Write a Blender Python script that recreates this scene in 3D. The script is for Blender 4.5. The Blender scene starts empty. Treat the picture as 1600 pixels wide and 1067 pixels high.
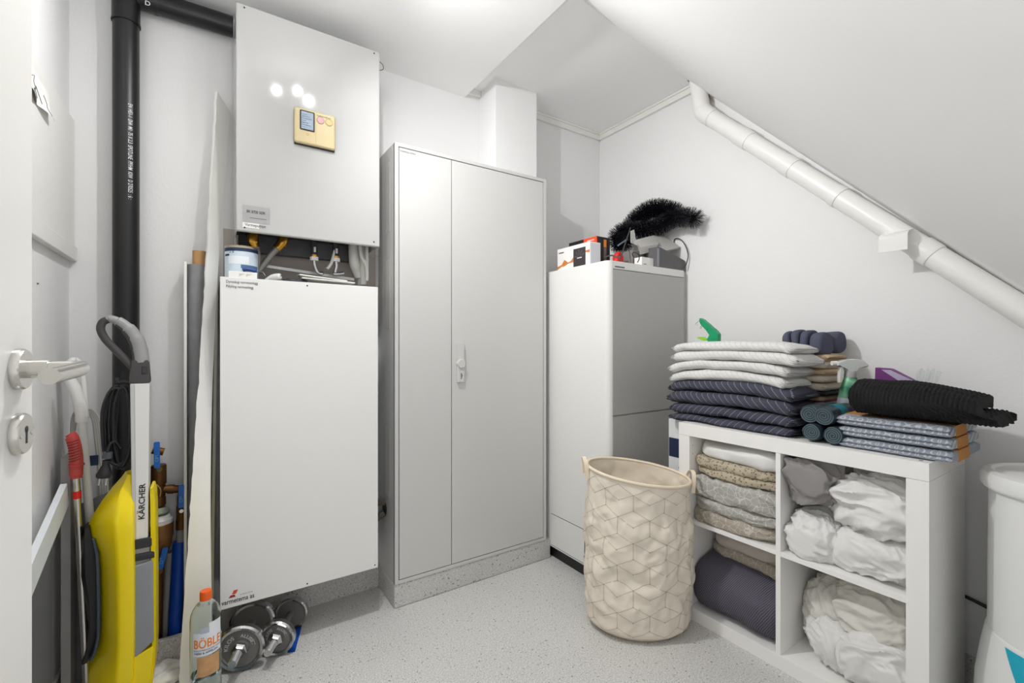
import bpy, bmesh, math, random
from mathutils import Vector, Matrix, noise

SC = bpy.context.scene
COL = SC.collection
random.seed(7)
# ---------------------------------------------------------------- camera measures
FOC, CY, YAW, CAMZ = 713.14, 536.0, 0.5882, 1.1169
SN, CS = math.sin(YAW), math.cos(YAW)


def P(px, py, X=None, Y=None, Z=None, D=None):
    """point of a real plane (X, Y or Z constant) that a photo pixel shows"""
    t = (px - 800) / FOC
    v = (CY - py) / FOC
    dx, dy, dz = SN + t * CS, CS - t * SN, v
    if X is not None: d = X / dx
    elif Y is not None: d = Y / dy
    elif Z is not None: d = (Z - CAMZ) / dz
    else: d = D
    return Vector((dx * d, dy * d, CAMZ + dz * d))


# ---------------------------------------------------------------- materials
MATS = {}


def lin(c):
    out = []
    for v in c[:3]:
        v = v / 255.0
        out.append(v / 12.92 if v <= 0.04045 else ((v + 0.055) / 1.055) ** 2.4)
    return (out[0], out[1], out[2], 1.0)


def newmat(name):
    m = bpy.data.materials.new(name)
    m.use_nodes = True
    nt = m.node_tree
    b = nt.nodes['Principled BSDF']
    MATS[name] = m
    return m, nt, b


def mat(name, rgb, rough=0.5, metal=0.0, spec=0.5, bump=0.0, bscale=60.0, var=0.0, vscale=6.0, coat=0.0, sheen=0.0):
    if name in MATS: return MATS[name]
    m, nt, b = newmat(name)
    b.inputs['Base Color'].default_value = lin(rgb)
    b.inputs['Roughness'].default_value = rough
    b.inputs['Metallic'].default_value = metal
    b.inputs['Specular IOR Level'].default_value = spec
    b.inputs['Coat Weight'].default_value = coat
    b.inputs['Sheen Weight'].default_value = sheen
    tc = nt.nodes.new('ShaderNodeTexCoord')
    if var > 0:
        n = nt.nodes.new('ShaderNodeTexNoise'); n.inputs['Scale'].default_value = vscale
        n.inputs['Detail'].default_value = 6
        nt.links.new(tc.outputs['Object'], n.inputs['Vector'])
        mix = nt.nodes.new('ShaderNodeMix'); mix.data_type = 'RGBA'
        c = lin(rgb)
        mix.inputs['A'].default_value = (c[0] * (1 - var), c[1] * (1 - var), c[2] * (1 - var), 1)
        mix.inputs['B'].default_value = (min(1, c[0] * (1 + var)), min(1, c[1] * (1 + var)), min(1, c[2] * (1 + var)), 1)
        nt.links.new(n.outputs['Fac'], mix.inputs['Factor'])
        nt.links.new(mix.outputs['Result'], b.inputs['Base Color'])
    if bump > 0:
        n = nt.nodes.new('ShaderNodeTexNoise'); n.inputs['Scale'].default_value = bscale
        n.inputs['Detail'].default_value = 4
        nt.links.new(tc.outputs['Object'], n.inputs['Vector'])
        bp = nt.nodes.new('ShaderNodeBump'); bp.inputs['Strength'].default_value = bump
        bp.inputs['Distance'].default_value = 0.002
        nt.links.new(n.outputs['Fac'], bp.inputs['Height'])
        nt.links.new(bp.outputs['Normal'], b.inputs['Normal'])
    return m


def math_node(nt, op, a, b=None, c=None):
    n = nt.nodes.new('ShaderNodeMath'); n.operation = op
    for i, v in enumerate((a, b, c)):
        if v is None: continue
        if isinstance(v, (int, float)): n.inputs[i].default_value = v
        else: nt.links.new(v, n.inputs[i])
    return n.outputs[0]


def mix_col(nt, fac, a, b):
    n = nt.nodes.new('ShaderNodeMix'); n.data_type = 'RGBA'
    for key, v in (('Factor', fac), ('A', a), ('B', b)):
        if isinstance(v, tuple): n.inputs[key].default_value = v
        elif isinstance(v, (int, float)): n.inputs[key].default_value = v
        else: nt.links.new(v, n.inputs[key])
    return n.outputs['Result']


def coords(nt):
    tc = nt.nodes.new('ShaderNodeTexCoord')
    s = nt.nodes.new('ShaderNodeSeparateXYZ')
    nt.links.new(tc.outputs['Object'], s.inputs[0])
    return tc.outputs['Object'], s.outputs[0], s.outputs[1], s.outputs[2]


def noise_fac(nt, vec, scale, detail=4, rough=0.5):
    n = nt.nodes.new('ShaderNodeTexNoise')
    n.inputs['Scale'].default_value = scale; n.inputs['Detail'].default_value = detail
    n.inputs['Roughness'].default_value = rough
    nt.links.new(vec, n.inputs['Vector'])
    return n.outputs['Fac']


def add_bump(nt, b, h, strength=0.4, dist=0.003):
    bp = nt.nodes.new('ShaderNodeBump'); bp.inputs['Strength'].default_value = strength
    bp.inputs['Distance'].default_value = dist
    nt.links.new(h, bp.inputs['Height']); nt.links.new(bp.outputs['Normal'], b.inputs['Normal'])


def vinyl_mat():
    m, nt, b = newmat('speckled_grey_vinyl')
    vec, x, y, z = coords(nt)
    n1 = noise_fac(nt, vec, 210, 2, 0.6)
    n2 = noise_fac(nt, vec, 95, 2, 0.5)
    n3 = noise_fac(nt, vec, 3.0, 4, 0.5)
    f1 = math_node(nt, 'GREATER_THAN', n1, 0.585)
    f2 = math_node(nt, 'LESS_THAN', n2, 0.335)
    f3 = math_node(nt, 'LESS_THAN', n1, 0.40)
    base = mix_col(nt, n3, lin((190, 189, 187)), lin((202, 201, 199)))
    c = mix_col(nt, math_node(nt, 'MULTIPLY', f1, 0.55), base, lin((236, 235, 232)))
    c = mix_col(nt, math_node(nt, 'MULTIPLY', f3, 0.5), c, lin((140, 138, 136)))
    c = mix_col(nt, math_node(nt, 'MULTIPLY', f2, 0.75), c, lin((92, 89, 88)))
    nt.links.new(c, b.inputs['Base Color'])
    b.inputs['Roughness'].default_value = 0.55
    add_bump(nt, b, n1, 0.08, 0.001)
    return m


def stripe_mat(name, base, line, ay, az, period, width, bscale=240, bump=0.5, ax=0.0, wob=0.0, dark=0.6):
    m, nt, b = newmat(name)
    vec, x, y, z = coords(nt)
    s = math_node(nt, 'ADD', math_node(nt, 'MULTIPLY', y, ay), math_node(nt, 'MULTIPLY', z, az))
    s = math_node(nt, 'ADD', s, math_node(nt, 'MULTIPLY', x, ax))
    if wob:
        s = math_node(nt, 'ADD', s, math_node(nt, 'MULTIPLY', noise_fac(nt, vec, 9, 2), wob))
    fr = math_node(nt, 'FRACT', math_node(nt, 'DIVIDE', s, period))
    f = math_node(nt, 'LESS_THAN', fr, width)
    n = noise_fac(nt, vec, bscale, 3, 0.7)
    dk = tuple(v * dark for v in lin(base)[:3]) + (1,)
    c0 = mix_col(nt, n, dk, lin(base))
    c = mix_col(nt, math_node(nt, 'MULTIPLY', f, 0.75), c0, lin(line))
    nt.links.new(c, b.inputs['Base Color'])
    b.inputs['Roughness'].default_value = 0.95
    b.inputs['Specular IOR Level'].default_value = 0.1
    h = math_node(nt, 'ADD', n, math_node(nt, 'MULTIPLY', f, 0.6))
    add_bump(nt, b, h, bump, 0.003)
    return m


def terry_mat(name, rgb, bscale=260, bump=0.6, dark=0.75):
    m, nt, b = newmat(name)
    vec, x, y, z = coords(nt)
    n = noise_fac(nt, vec, bscale, 3, 0.7)
    dk = tuple(v * dark for v in lin(rgb)[:3]) + (1,)
    nt.links.new(mix_col(nt, n, dk, lin(rgb)), b.inputs['Base Color'])
    b.inputs['Roughness'].default_value = 0.95
    b.inputs['Specular IOR Level'].default_value = 0.1
    add_bump(nt, b, n, bump, 0.003)
    return m


def ring_mat():
    """grey-blue cotton printed with pale overlapping circles"""
    m, nt, b = newmat('circle_print_cotton')
    vec, x, y, z = coords(nt)
    w = math_node(nt, 'SUBTRACT', math_node(nt, 'MULTIPLY', z, 1.6), x)
    tot = None
    for off in (0.0, 0.5):
        u = math_node(nt, 'SUBTRACT', math_node(nt, 'FRACT', math_node(nt, 'ADD', math_node(nt, 'DIVIDE', y, 0.046), off)), 0.5)
        v = math_node(nt, 'SUBTRACT', math_node(nt, 'FRACT', math_node(nt, 'ADD', math_node(nt, 'DIVIDE', w, 0.046), off)), 0.5)
        r = math_node(nt, 'SQRT', math_node(nt, 'ADD', math_node(nt, 'MULTIPLY', u, u), math_node(nt, 'MULTIPLY', v, v)))
        fr = math_node(nt, 'FRACT', math_node(nt, 'MULTIPLY', r, 4.4))
        f = math_node(nt, 'MULTIPLY', math_node(nt, 'LESS_THAN', fr, 0.24), math_node(nt, 'LESS_THAN', r, 0.5))
        tot = f if tot is None else math_node(nt, 'MAXIMUM', tot, f)
    c = mix_col(nt, math_node(nt, 'MULTIPLY', tot, 0.6), lin((140, 147, 159)), lin((208, 210, 212)))
    nt.links.new(c, b.inputs['Base Color'])
    b.inputs['Roughness'].default_value = 0.9
    b.inputs['Specular IOR Level'].default_value = 0.15
    add_bump(nt, b, noise_fac(nt, vec, 500, 2), 0.2, 0.001)
    return m


def voronoi_mat(name, base, mark, scale, thr, feature='DISTANCE_TO_EDGE', less=True, amt=0.8, rough=0.9):
    m, nt, b = newmat(name)
    vec, x, y, z = coords(nt)
    v = nt.nodes.new('ShaderNodeTexVoronoi'); v.feature = feature
    v.inputs['Scale'].default_value = scale
    nt.links.new(vec, v.inputs['Vector'])
    f = math_node(nt, 'LESS_THAN' if less else 'GREATER_THAN', v.outputs['Distance'], thr)
    c = mix_col(nt, math_node(nt, 'MULTIPLY', f, amt), lin(base), lin(mark))
    nt.links.new(c, b.inputs['Base Color'])
    b.inputs['Roughness'].default_value = rough
    b.inputs['Specular IOR Level'].default_value = 0.15
    add_bump(nt, b, noise_fac(nt, vec, 120, 4), 0.25, 0.002)
    return m


def clear_mat(name, rgb=(255, 255, 255), rough=0.05, ior=1.45, trans=1.0):
    m, nt, b = newmat(name)
    b.inputs['Base Color'].default_value = lin(rgb)
    b.inputs['Roughness'].default_value = rough
    b.inputs['IOR'].default_value = ior
    b.inputs['Transmission Weight'].default_value = trans
    return m


def wall_mat(name, rgb, bump=0.12, bscale=90):
    m, nt, b = newmat(name)
    vec, x, y, z = coords(nt)
    n1 = noise_fac(nt, vec, 1.6, 5, 0.6)
    c = lin(rgb)
    lo = tuple(v * 0.965 for v in c[:3]) + (1,)
    hi = tuple(min(1, v * 1.02) for v in c[:3]) + (1,)
    nt.links.new(mix_col(nt, n1, lo, hi), b.inputs['Base Color'])
    b.inputs['Roughness'].default_value = 0.6
    b.inputs['Specular IOR Level'].default_value = 0.25
    h = math_node(nt, 'ADD', noise_fac(nt, vec, bscale, 3), math_node(nt, 'MULTIPLY', noise_fac(nt, vec, 9, 3), 1.5))
    add_bump(nt, b, h, bump, 0.004)
    return m


M_WALL = wall_mat('painted_wall', (229, 229, 229))
M_CEIL = wall_mat('painted_ceiling', (240, 240, 240), 0.06, 60)
M_VINYL = vinyl_mat()
M_TRIM = mat('white_trim', (228, 227, 223), 0.4)
M_STEELWHITE = mat('white_enamel', (226, 226, 224), 0.22, spec=0.5)
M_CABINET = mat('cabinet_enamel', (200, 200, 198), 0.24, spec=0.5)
M_LACQ = mat('white_lacquer', (230, 230, 228), 0.3, spec=0.5, bump=0.02, bscale=150)
M_GREYDOOR = mat('silver_grey_panel', (176, 175, 172), 0.32, spec=0.5)
M_MELAM = mat('white_melamine', (236, 235, 233), 0.38, bump=0.03, bscale=120)
M_DOOR = mat('door_paint', (236, 235, 231), 0.4, bump=0.05, bscale=90)
M_STEEL = mat('brushed_steel', (205, 203, 198), 0.26, 1.0, bump=0.03, bscale=400)
M_CHROME = mat('chrome', (196, 196, 198), 0.12, 1.0, var=0.1, vscale=30)
M_IRON = mat('grey_cast_plate', (122, 121, 119), 0.5, 0.3, bump=0.2, bscale=200)
M_BLACK = mat('black_plastic', (22, 22, 24), 0.42)
M_PIPEBLACK = mat('black_drain_plastic', (17, 16, 18), 0.38, var=0.25, vscale=40)
M_RUBBER = mat('black_cable_rubber', (20, 20, 22), 0.45)
M_DGREY = mat('dark_grey_plastic', (66, 64, 64), 0.5)
M_GREY = mat('grey_plastic', (150, 150, 150), 0.42)
M_LGREY = mat('light_grey_plastic', (200, 200, 198), 0.4)
M_YELLOW = mat('yellow_plastic', (255, 228, 4), 0.32, coat=0.2)
M_RED = mat('red_plastic', (186, 66, 60), 0.45)
M_REDTAPE = mat('red_tape', (222, 24, 22), 0.4)
M_BRASS = mat('polished_brass', (200, 150, 62), 0.28, 1.0, var=0.15, vscale=50)
M_BRONZE = mat('tarnished_brass', (112, 78, 44), 0.5, 0.8, var=0.3, vscale=40, bump=0.2)
M_BLUE = mat('blue_plastic', (22, 104, 196), 0.4)
M_HOSEBLUE = mat('blue_hose', (10, 72, 178), 0.42, var=0.12, vscale=14)
M_TAPEBLUE = mat('blue_print', (8, 78, 178), 0.45)
M_NAVY = mat('navy_print', (30, 44, 78), 0.5)
M_ORANGE = mat('orange_plastic', (240, 96, 18), 0.4)
M_ORANGEINK = mat('orange_ink', (232, 132, 32), 0.5)
M_INK = mat('dark_ink', (48, 48, 52), 0.6)
M_GREYINK = mat('grey_ink', (110, 110, 112), 0.6)
M_WHITEINK = mat('white_ink', (215, 215, 215), 0.6)
M_PAPER = mat('white_paper', (232, 231, 227), 0.8)
M_KRAFT = mat('kraft_card', (186, 128, 62), 0.85, var=0.08, vscale=60)
M_CARDTUBE = mat('cardboard_core', (190, 146, 98), 0.9, var=0.1, vscale=50)
M_CREAM = mat('yellowed_plastic', (206, 189, 146), 0.35)
M_BOARD = mat('white_painted_board', (238, 237, 232), 0.45, var=0.05, vscale=9, bump=0.08, bscale=50)
M_BOARDGREEN = mat('pale_board_edge', (206, 206, 188), 0.7)
M_BLUEWHITE = mat('cool_white_board', (222, 227, 232), 0.35)
M_GREYWOOD = mat('grey_weathered_board', (150, 148, 146), 0.6, var=0.18, vscale=12, bump=0.1)
M_DARKPANEL = mat('grey_gloss_panel', (118, 119, 124), 0.3, var=0.2, vscale=5)
M_FOILGREY = mat('grey_wrapping', (140, 141, 143), 0.5, var=0.2, vscale=22, bump=0.3, bscale=40)
M_DIRT = mat('concrete_dirt', (92, 84, 76), 0.95, var=0.35, vscale=30, bump=0.8, bscale=60)
M_PIPEWHITE = mat('white_drain_pipe', (236, 235, 232), 0.35, var=0.03, vscale=8)
M_HOSEWHITE = mat('white_hose', (214, 213, 208), 0.5)
M_BRAID = mat('braided_steel', (150, 148, 144), 0.45, 0.6, bump=1.0, bscale=260)
M_TERRYW = stripe_mat('white_striped_terry', (224, 224, 222), (200, 199, 196), 1.0, -1.0, 0.021, 0.16, bump=0.6, dark=.86)
M_TERRYD = stripe_mat('dark_striped_terry', (82, 83, 96), (140, 141, 150), 1.0, -0.9, 0.026, 0.10, bump=0.6)
M_TERRYD2 = stripe_mat('dark_striped_terry_reverse', (82, 83, 96), (140, 141, 150), 1.0, 0.9, 0.026, 0.10, bump=0.6)
M_TERRYBLUE = terry_mat('slate_terry', (92, 94, 112))
M_TERRYPURP = stripe_mat('slate_ribbed_terry', (86, 83, 95), (112, 109, 121), 1.0, 0.6, 0.007, 0.5, bump=0.5, wob=0.02)
M_TERRYBEIGE = terry_mat('beige_terry', (218, 190, 156))
M_SHEET = mat('white_bed_linen', (220, 220, 218), 0.9, spec=0.15, bump=0.3, bscale=45)
M_SHEETCREAM = mat('cream_bed_linen', (208, 206, 200), 0.9, spec=0.15, bump=0.3, bscale=45)
M_DUVET = mat('warm_grey_linen', (190, 182, 174), 0.9, spec=0.15, bump=0.3, bscale=45)
M_SHEETGREY = mat('grey_bed_linen', (140, 137, 136), 0.9, spec=0.15, bump=0.3, bscale=45)
M_SATIN = mat('white_satin_linen', (222, 222, 220), 0.6, spec=0.3, bump=0.15, bscale=30)
M_FLORAL = voronoi_mat('floral_linen', (178, 168, 148), (112, 98, 80), 95, 0.34, 'F1', True, 0.8)
M_SCALE = voronoi_mat('grey_scale_print_linen', (168, 167, 162), (216, 214, 208), 44, 0.03, 'DISTANCE_TO_EDGE', True, 0.7)
M_SCALE2 = voronoi_mat('taupe_scale_print_linen', (164, 156, 144), (210, 205, 196), 44, 0.03, 'DISTANCE_TO_EDGE', True, 0.6)
M_RING = ring_mat()
M_CANVAS = mat('natural_canvas', (224, 215, 201), 0.9, spec=0.1, bump=0.3, bscale=300, var=0.03, vscale=14)
M_CANVASIN = mat('canvas_lining', (230, 221, 205), 0.8, spec=0.2, bump=0.3, bscale=60)
M_CANVASTRIM = mat('canvas_binding', (226, 212, 190), 0.9, bump=0.4, bscale=300)
M_PRINTLINE = mat('taupe_print', (160, 148, 132), 0.9)
M_CLEAR = clear_mat('clear_plastic', (240, 246, 244), 0.06, 1.3)
M_WATER = clear_mat('water', (226, 236, 240), 0.02, 1.33)


# ---------------------------------------------------------------- mesh builder
class MB:
    def __init__(s):
        s.bm = bmesh.new()

    def box(s, x0, x1, y0, y1, z0, z1, bev=0.0, seg=2, mi=0):
        vs = [s.bm.verts.new((x, y, z)) for x in (x0, x1) for y in (y0, y1) for z in (z0, z1)]
        idx = [(0, 1, 3, 2), (4, 6, 7, 5), (0, 4, 5, 1), (2, 3, 7, 6), (0, 2, 6, 4), (1, 5, 7, 3)]
        fs = [s.bm.faces.new([vs[i] for i in q]) for q in idx]
        for f in fs: f.material_index = mi
        if bev > 0:
            es = list({e for f in fs for e in f.edges})
            bmesh.ops.bevel(s.bm, geom=es, offset=bev, segments=seg, profile=0.5, affect='EDGES')
        return s

    def obox(s, c, ax, ay, az, bev=0.0, seg=2, mi=0):
        """box by centre and three half-extent vectors"""
        c, ax, ay, az = Vector(c), Vector(ax), Vector(ay), Vector(az)
        if ax.cross(ay).dot(az) < 0: ax = -ax
        vs = [s.bm.verts.new(c + i * ax + j * ay + k * az) for i in (-1, 1) for j in (-1, 1) for k in (-1, 1)]
        idx = [(0, 1, 3, 2), (4, 6, 7, 5), (0, 4, 5, 1), (2, 3, 7, 6), (0, 2, 6, 4), (1, 5, 7, 3)]
        fs = [s.bm.faces.new([vs[i] for i in q]) for q in idx]
        for f in fs: f.material_index = mi
        if bev > 0:
            es = list({e for f in fs for e in f.edges})
            bmesh.ops.bevel(s.bm, geom=es, offset=bev, segments=seg, profile=0.5, affect='EDGES')
        return s

    def hexa(s, bot, top, mi=0, bev=0.0):
        """eight corners: four below, four above, both in ring order"""
        a = [s.bm.verts.new(v) for v in bot]; b = [s.bm.verts.new(v) for v in top]
        fs = [s.bm.faces.new(a[::-1]), s.bm.faces.new(b)]
        for i in range(4):
            j = (i + 1) % 4
            fs.append(s.bm.faces.new((a[i], a[j], b[j], b[i])))
        for f in fs: f.material_index = mi
        if bev > 0:
            bmesh.ops.bevel(s.bm, geom=list({e for f in fs for e in f.edges}), offset=bev, segments=2, profile=0.5, affect='EDGES')
        return s

    def ring_surface(s, rings, closed=True, cap=True, mi=0):
        R = [[s.bm.verts.new(v) for v in r] for r in rings]
        n = len(R[0])
        for a, b in zip(R, R[1:]):
            for i in range(n if closed else n - 1):
                j = (i + 1) % n
                f = s.bm.faces.new((a[i], a[j], b[j], b[i])); f.material_index = mi
        if cap and closed:
            f = s.bm.faces.new(R[0][::-1]); f.material_index = mi
            f = s.bm.faces.new(R[-1]); f.material_index = mi
        return s

    def tube(s, pts, r, n=10, cap=True, mi=0, flat=1.0):
        pts = [Vector(p) for p in pts]
        rs = r if isinstance(r, (list, tuple)) else [r] * len(pts)
        tans = []
        for i in range(len(pts)):
            a = pts[max(0, i - 1)]; b = pts[min(len(pts) - 1, i + 1)]
            t = (b - a)
            tans.append(t.normalized() if t.length > 1e-9 else Vector((0, 0, 1)))
        up = Vector((0, 0, 1)) if abs(tans[0].z) < 0.9 else Vector((0, 1, 0))
        u = tans[0].cross(up).normalized()
        rings = []
        for p, t, rr in zip(pts, tans, rs):
            u = (u - t * u.dot(t))
            if u.length < 1e-6: u = t.orthogonal()
            u.normalize(); v = t.cross(u)
            rings.append([p + rr * (math.cos(2 * math.pi * k / n) * u + flat * math.sin(2 * math.pi * k / n) * v) for k in range(n)])
        return s.ring_surface(rings, True, cap, mi)

    def cyl(s, p0, p1, r0, r1=None, n=24, mi=0):
        return s.tube([p0, p1], [r0, r0 if r1 is None else r1], n, True, mi)

    def lathe(s, prof, c=(0, 0, 0), n=40, axis=(0, 0, 1), cap=True, mi=0):
        """prof: (radius, height) pairs along the axis from c"""
        c = Vector(c); a = Vector(axis).normalized()
        u = a.orthogonal().normalized(); v = a.cross(u)
        rings = [[c + a * h + max(r, 1e-5) * (math.cos(2 * math.pi * k / n) * u + math.sin(2 * math.pi * k / n) * v) for k in range(n)] for r, h in prof]
        return s.ring_surface(rings, True, cap, mi)

    def prism(s, poly, org, u, v, w, mi=0, bev=0.0):
        """polygon (list of 2-D points) in the plane (u, v) extruded by the vector w"""
        org, u, v, w = Vector(org), Vector(u), Vector(v), Vector(w)
        a = [s.bm.verts.new(org + p[0] * u + p[1] * v) for p in poly]
        b = [s.bm.verts.new(org + p[0] * u + p[1] * v + w) for p in poly]
        fs = [s.bm.faces.new(a[::-1]), s.bm.faces.new(b)]
        n = len(a)
        for i in range(n):
            j = (i + 1) % n
            fs.append(s.bm.faces.new((a[i], a[j], b[j], b[i])))
        for f in fs: f.material_index = mi
        if bev > 0:
            es = list(set(fs[0].edges) | set(fs[1].edges))
            bmesh.ops.bevel(s.bm, geom=es, offset=bev, segments=2, profile=0.5, affect='EDGES')
        return s

    def grid(s, fn, nu, nv, closed_u=False, mi=0):
        V = [[s.bm.verts.new(fn(i / nu, j / nv)) for i in range(nu if closed_u else nu + 1)] for j in range(nv + 1)]
        n = len(V[0])
        for j in range(nv):
            for i in range(n if closed_u else n - 1):
                k = (i + 1) % n
                f = s.bm.faces.new((V[j][i], V[j][k], V[j + 1][k], V[j + 1][i])); f.material_index = mi
        return V

    def build(s, name, m, parent=None, smooth=35, mats=None):
        bm = s.bm
        bmesh.ops.recalc_face_normals(bm, faces=bm.faces[:])
        me = bpy.data.meshes.new(name)
        bm.to_mesh(me); bm.free()
        for mm in (mats or [m]): me.materials.append(mm)
        if smooth:
            for p in me.polygons: p.use_smooth = True
            me.set_sharp_from_angle(angle=math.radians(smooth))
        o = bpy.data.objects.new(name, me)
        COL.objects.link(o)
        if smooth and len(me.polygons) < 1500:
            wn = o.modifiers.new('weighted_normal', 'WEIGHTED_NORMAL'); wn.keep_sharp = True; wn.weight = 80
        if parent is not None: adopt(o, parent)
        return o


def world(o):
    m = Matrix.LocRotScale(o.location, o.rotation_euler, o.scale)
    if o.parent: m = world(o.parent) @ o.matrix_parent_inverse @ m
    return m


def adopt(o, parent):
    o.parent = parent
    o.matrix_parent_inverse = world(parent).inverted()


def tag(o, label, cat, group=None, kind=None):
    o['label'] = label; o['category'] = cat
    if group: o['group'] = group
    if kind: o['kind'] = kind
    return o


def struct(o):
    o['kind'] = 'structure'
    return o


def thing(name, label, cat, loc, group=None):
    o = bpy.data.objects.new(name, None)
    o.empty_display_size = 0.05
    COL.objects.link(o)
    o.location = loc
    return tag(o, label, cat, group)


def dup(root, loc, rotz=0.0, label=None):
    """a copy of a thing with copies of its parts and sub-parts"""
    r = root.copy(); COL.objects.link(r)
    r.location = loc; r.rotation_euler = (0, 0, rotz)
    if label: r['label'] = label
    for ch in list(root.children):
        c = ch.copy(); COL.objects.link(c); c.parent = r
        for g in list(ch.children):
            d = g.copy(); COL.objects.link(d); d.parent = c
    return r


def text(name, s, m, org, right, up, size, parent=None, bold=0.0, align='LEFT', sx=1.0, wrap=None):
    """lettering as a thin raised mesh; right and up are directions of the writing"""
    cu = bpy.data.curves.new(name, 'FONT')
    cu.body = s; cu.size = 1.0; cu.align_x = align
    cu.offset = bold; cu.resolution_u = 3
    tmp = bpy.data.objects.new(name + '_tmp', cu); COL.objects.link(tmp)
    dg = bpy.context.evaluated_depsgraph_get(); dg.update()
    me = bpy.data.meshes.new_from_object(tmp.evaluated_get(dg))
    bpy.data.objects.remove(tmp); bpy.data.curves.remove(cu)
    r, u = Vector(right).normalized(), Vector(up).normalized()
    n = r.cross(u)
    for v in me.vertices:
        if wrap: v.co = wrap(v.co.x * size * sx, v.co.y * size)
        else: v.co = Vector(org) + r * (v.co.x * size * sx) + u * (v.co.y * size) + n * 0.0006
    me.name = name
    me.materials.clear(); me.materials.append(m)
    o = bpy.data.objects.new(name, me); COL.objects.link(o)
    if parent is not None: adopt(o, parent)
    return o


def bez(pts, n=10):
    """Catmull-Rom through the points"""
    pts = [Vector(p) for p in pts]
    out = []
    for i in range(len(pts) - 1):
        p0 = pts[max(0, i - 1)]; p1 = pts[i]; p2 = pts[i + 1]; p3 = pts[min(len(pts) - 1, i + 2)]
        for k in range(n):
            t = k / n
            out.append(0.5 * ((2 * p1) + (p2 - p0) * t + (2 * p0 - 5 * p1 + 4 * p2 - p3) * t * t + (3 * p1 - p0 - 3 * p2 + p3) * t ** 3))
    out.append(pts[-1])
    return out


def nz(x, y, z): return noise.noise(Vector((x, y, z)))


def sgnpow(v, p): return math.copysign(abs(v) ** p, v)


def slab(c, hx, hy, hz, seed, sag=0.0, amp=0.006, ex=0.35, end=0.12, tilt=0.0, nu=48, nv=56, groove=0.0, droop=(0, 0), yaw=0.0, lift=0.0):
    """folded cloth: a soft-edged slab with long axis Y, folded edge rounded towards -X and +X"""
    mb = MB(); cx, cy, cz = c
    cyw, syw = math.cos(yaw), math.sin(yaw)

    def fn(u, v):
        a = 2 * math.pi * u
        w = 2 * v - 1
        e = (1 - abs(w) ** (1 / end)) ** 0.5 if abs(w) < 1 else 0.0
        e = max(e, 0.0)
        ex_ = 0.75 + 0.25 * e
        x = hx * sgnpow(math.cos(a), ex) * (0.94 + 0.06 * e)
        z = hz * sgnpow(math.sin(a), 0.75) * (0.45 + 0.55 * e)
        lay = math.exp(-((abs(w) - 1.0) / 0.07) ** 2)
        if groove and lay > .01: x += .006 * lay * math.cos(6.2 * math.pi * (z / hz)); y0_ = .007 * lay * math.cos(5 * math.pi * (z / hz) + seed)
        else: y0_ = 0.0
        y = hy * w + math.copysign(y0_, w)
        if groove: z *= 1 - groove * math.exp(-((abs(w) - 0.97) / 0.03) ** 2) * 0.5
        s1 = nz(x * 9 + seed, y * 7, z * 6 + seed * 1.7)
        s2 = nz(x * 26 + seed, y * 22, z * 20 - seed)
        s3 = nz(seed * 3.1, y * 5, 0.3)
        x += amp * (1.2 * s3 + 0.5 * s2) * (1 if math.cos(a) < 0 else 0.4)
        z += amp * (0.9 * s1 + 0.4 * s2)
        z -= sag * abs(w) ** 2.2
        if w > 0: z -= droop[1] * w ** 4
        else: z -= droop[0] * w ** 4
        z += tilt * w + lift * (1 - w * w)
        return Vector((cx + x * cyw - y * syw, cy + x * syw + y * cyw, cz + z))
    V = mb.grid(fn, nu, nv, True)
    for ring in (V[0], V[-1]):
        try: mb.bm.faces.new(ring)
        except ValueError: pass
    return mb


def crumple(c, h, seed, amp=0.022, freq=9.0, nu=90, nv=60, p=0.75, lim=None, folds=0.012, ffreq=22, dirv=(0.5, 0.6, 0.6)):
    """crumpled cloth: soft superellipsoid with long gathered folds running along dirv"""
    mb = MB(); c = Vector(c); d = Vector(dirv).normalized()
    e1 = d.cross(Vector((.3, -.5, .8))).normalized(); e2 = d.cross(e1)

    def ridge(w, f, st, k):
        a = w.dot(e1) * f + k; b = w.dot(e2) * f - k; l = w.dot(d) * f * st
        r = 1 - 2.2 * abs(nz(a, b, l + k * .7))
        return math.copysign(abs(r) ** 1.35, r)

    def fn(u, v):
        a = 2 * math.pi * u; b = math.pi * (v - 0.5)
        q = Vector((sgnpow(math.cos(b), p) * sgnpow(math.cos(a), p), sgnpow(math.cos(b), p) * sgnpow(math.sin(a), p), sgnpow(math.sin(b), p)))
        pt = Vector((q.x * h[0], q.y * h[1], q.z * h[2]))
        nrm = q.normalized()
        w = pt + Vector((nz(pt.x * freq + seed, pt.y * freq, pt.z * freq), nz(pt.x * freq, pt.y * freq + seed, pt.z * freq + 4), nz(pt.x * freq + 9, pt.y * freq, pt.z * freq + seed))) * 0.055
        big = nz(pt.x * 5.5 + seed, pt.y * 5.5 - seed, pt.z * 5.5)
        g1 = ridge(w, ffreq * .62, .30, seed * 1.3)
        g2 = ridge(w + Vector((w.y, -w.x, w.z)) * .35, ffreq * 1.15, .35, seed * 2.1)
        m = .5 + .5 * max(-1, min(1, 2.2 * nz(w.x * 8 - seed, w.y * 8, w.z * 8)))
        fine = ridge(w, ffreq * 2.4, .5, seed * .7)
        disp = amp * (1.5 * big + .75 * g1) + folds * (g2 * (.35 + .9 * m)) + folds * .28 * fine
        pt = c + pt + nrm * (disp - amp * .3)
        if lim:
            for k in range(3):
                lo, hi = lim[k]
                if lo is not None and pt[k] < lo: pt[k] = lo + .12 * (pt[k] - lo) * (k == 0)
                if hi is not None and pt[k] > hi: pt[k] = hi
        return pt
    mb.grid(fn, nu, nv, True)
    return mb
# ================================================================= SETTING
XL, XR, YB, YF = -0.385, 2.06, 2.09, -0.05
ZL, ZU, XS = 2.381, 2.43, 1.10


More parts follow.
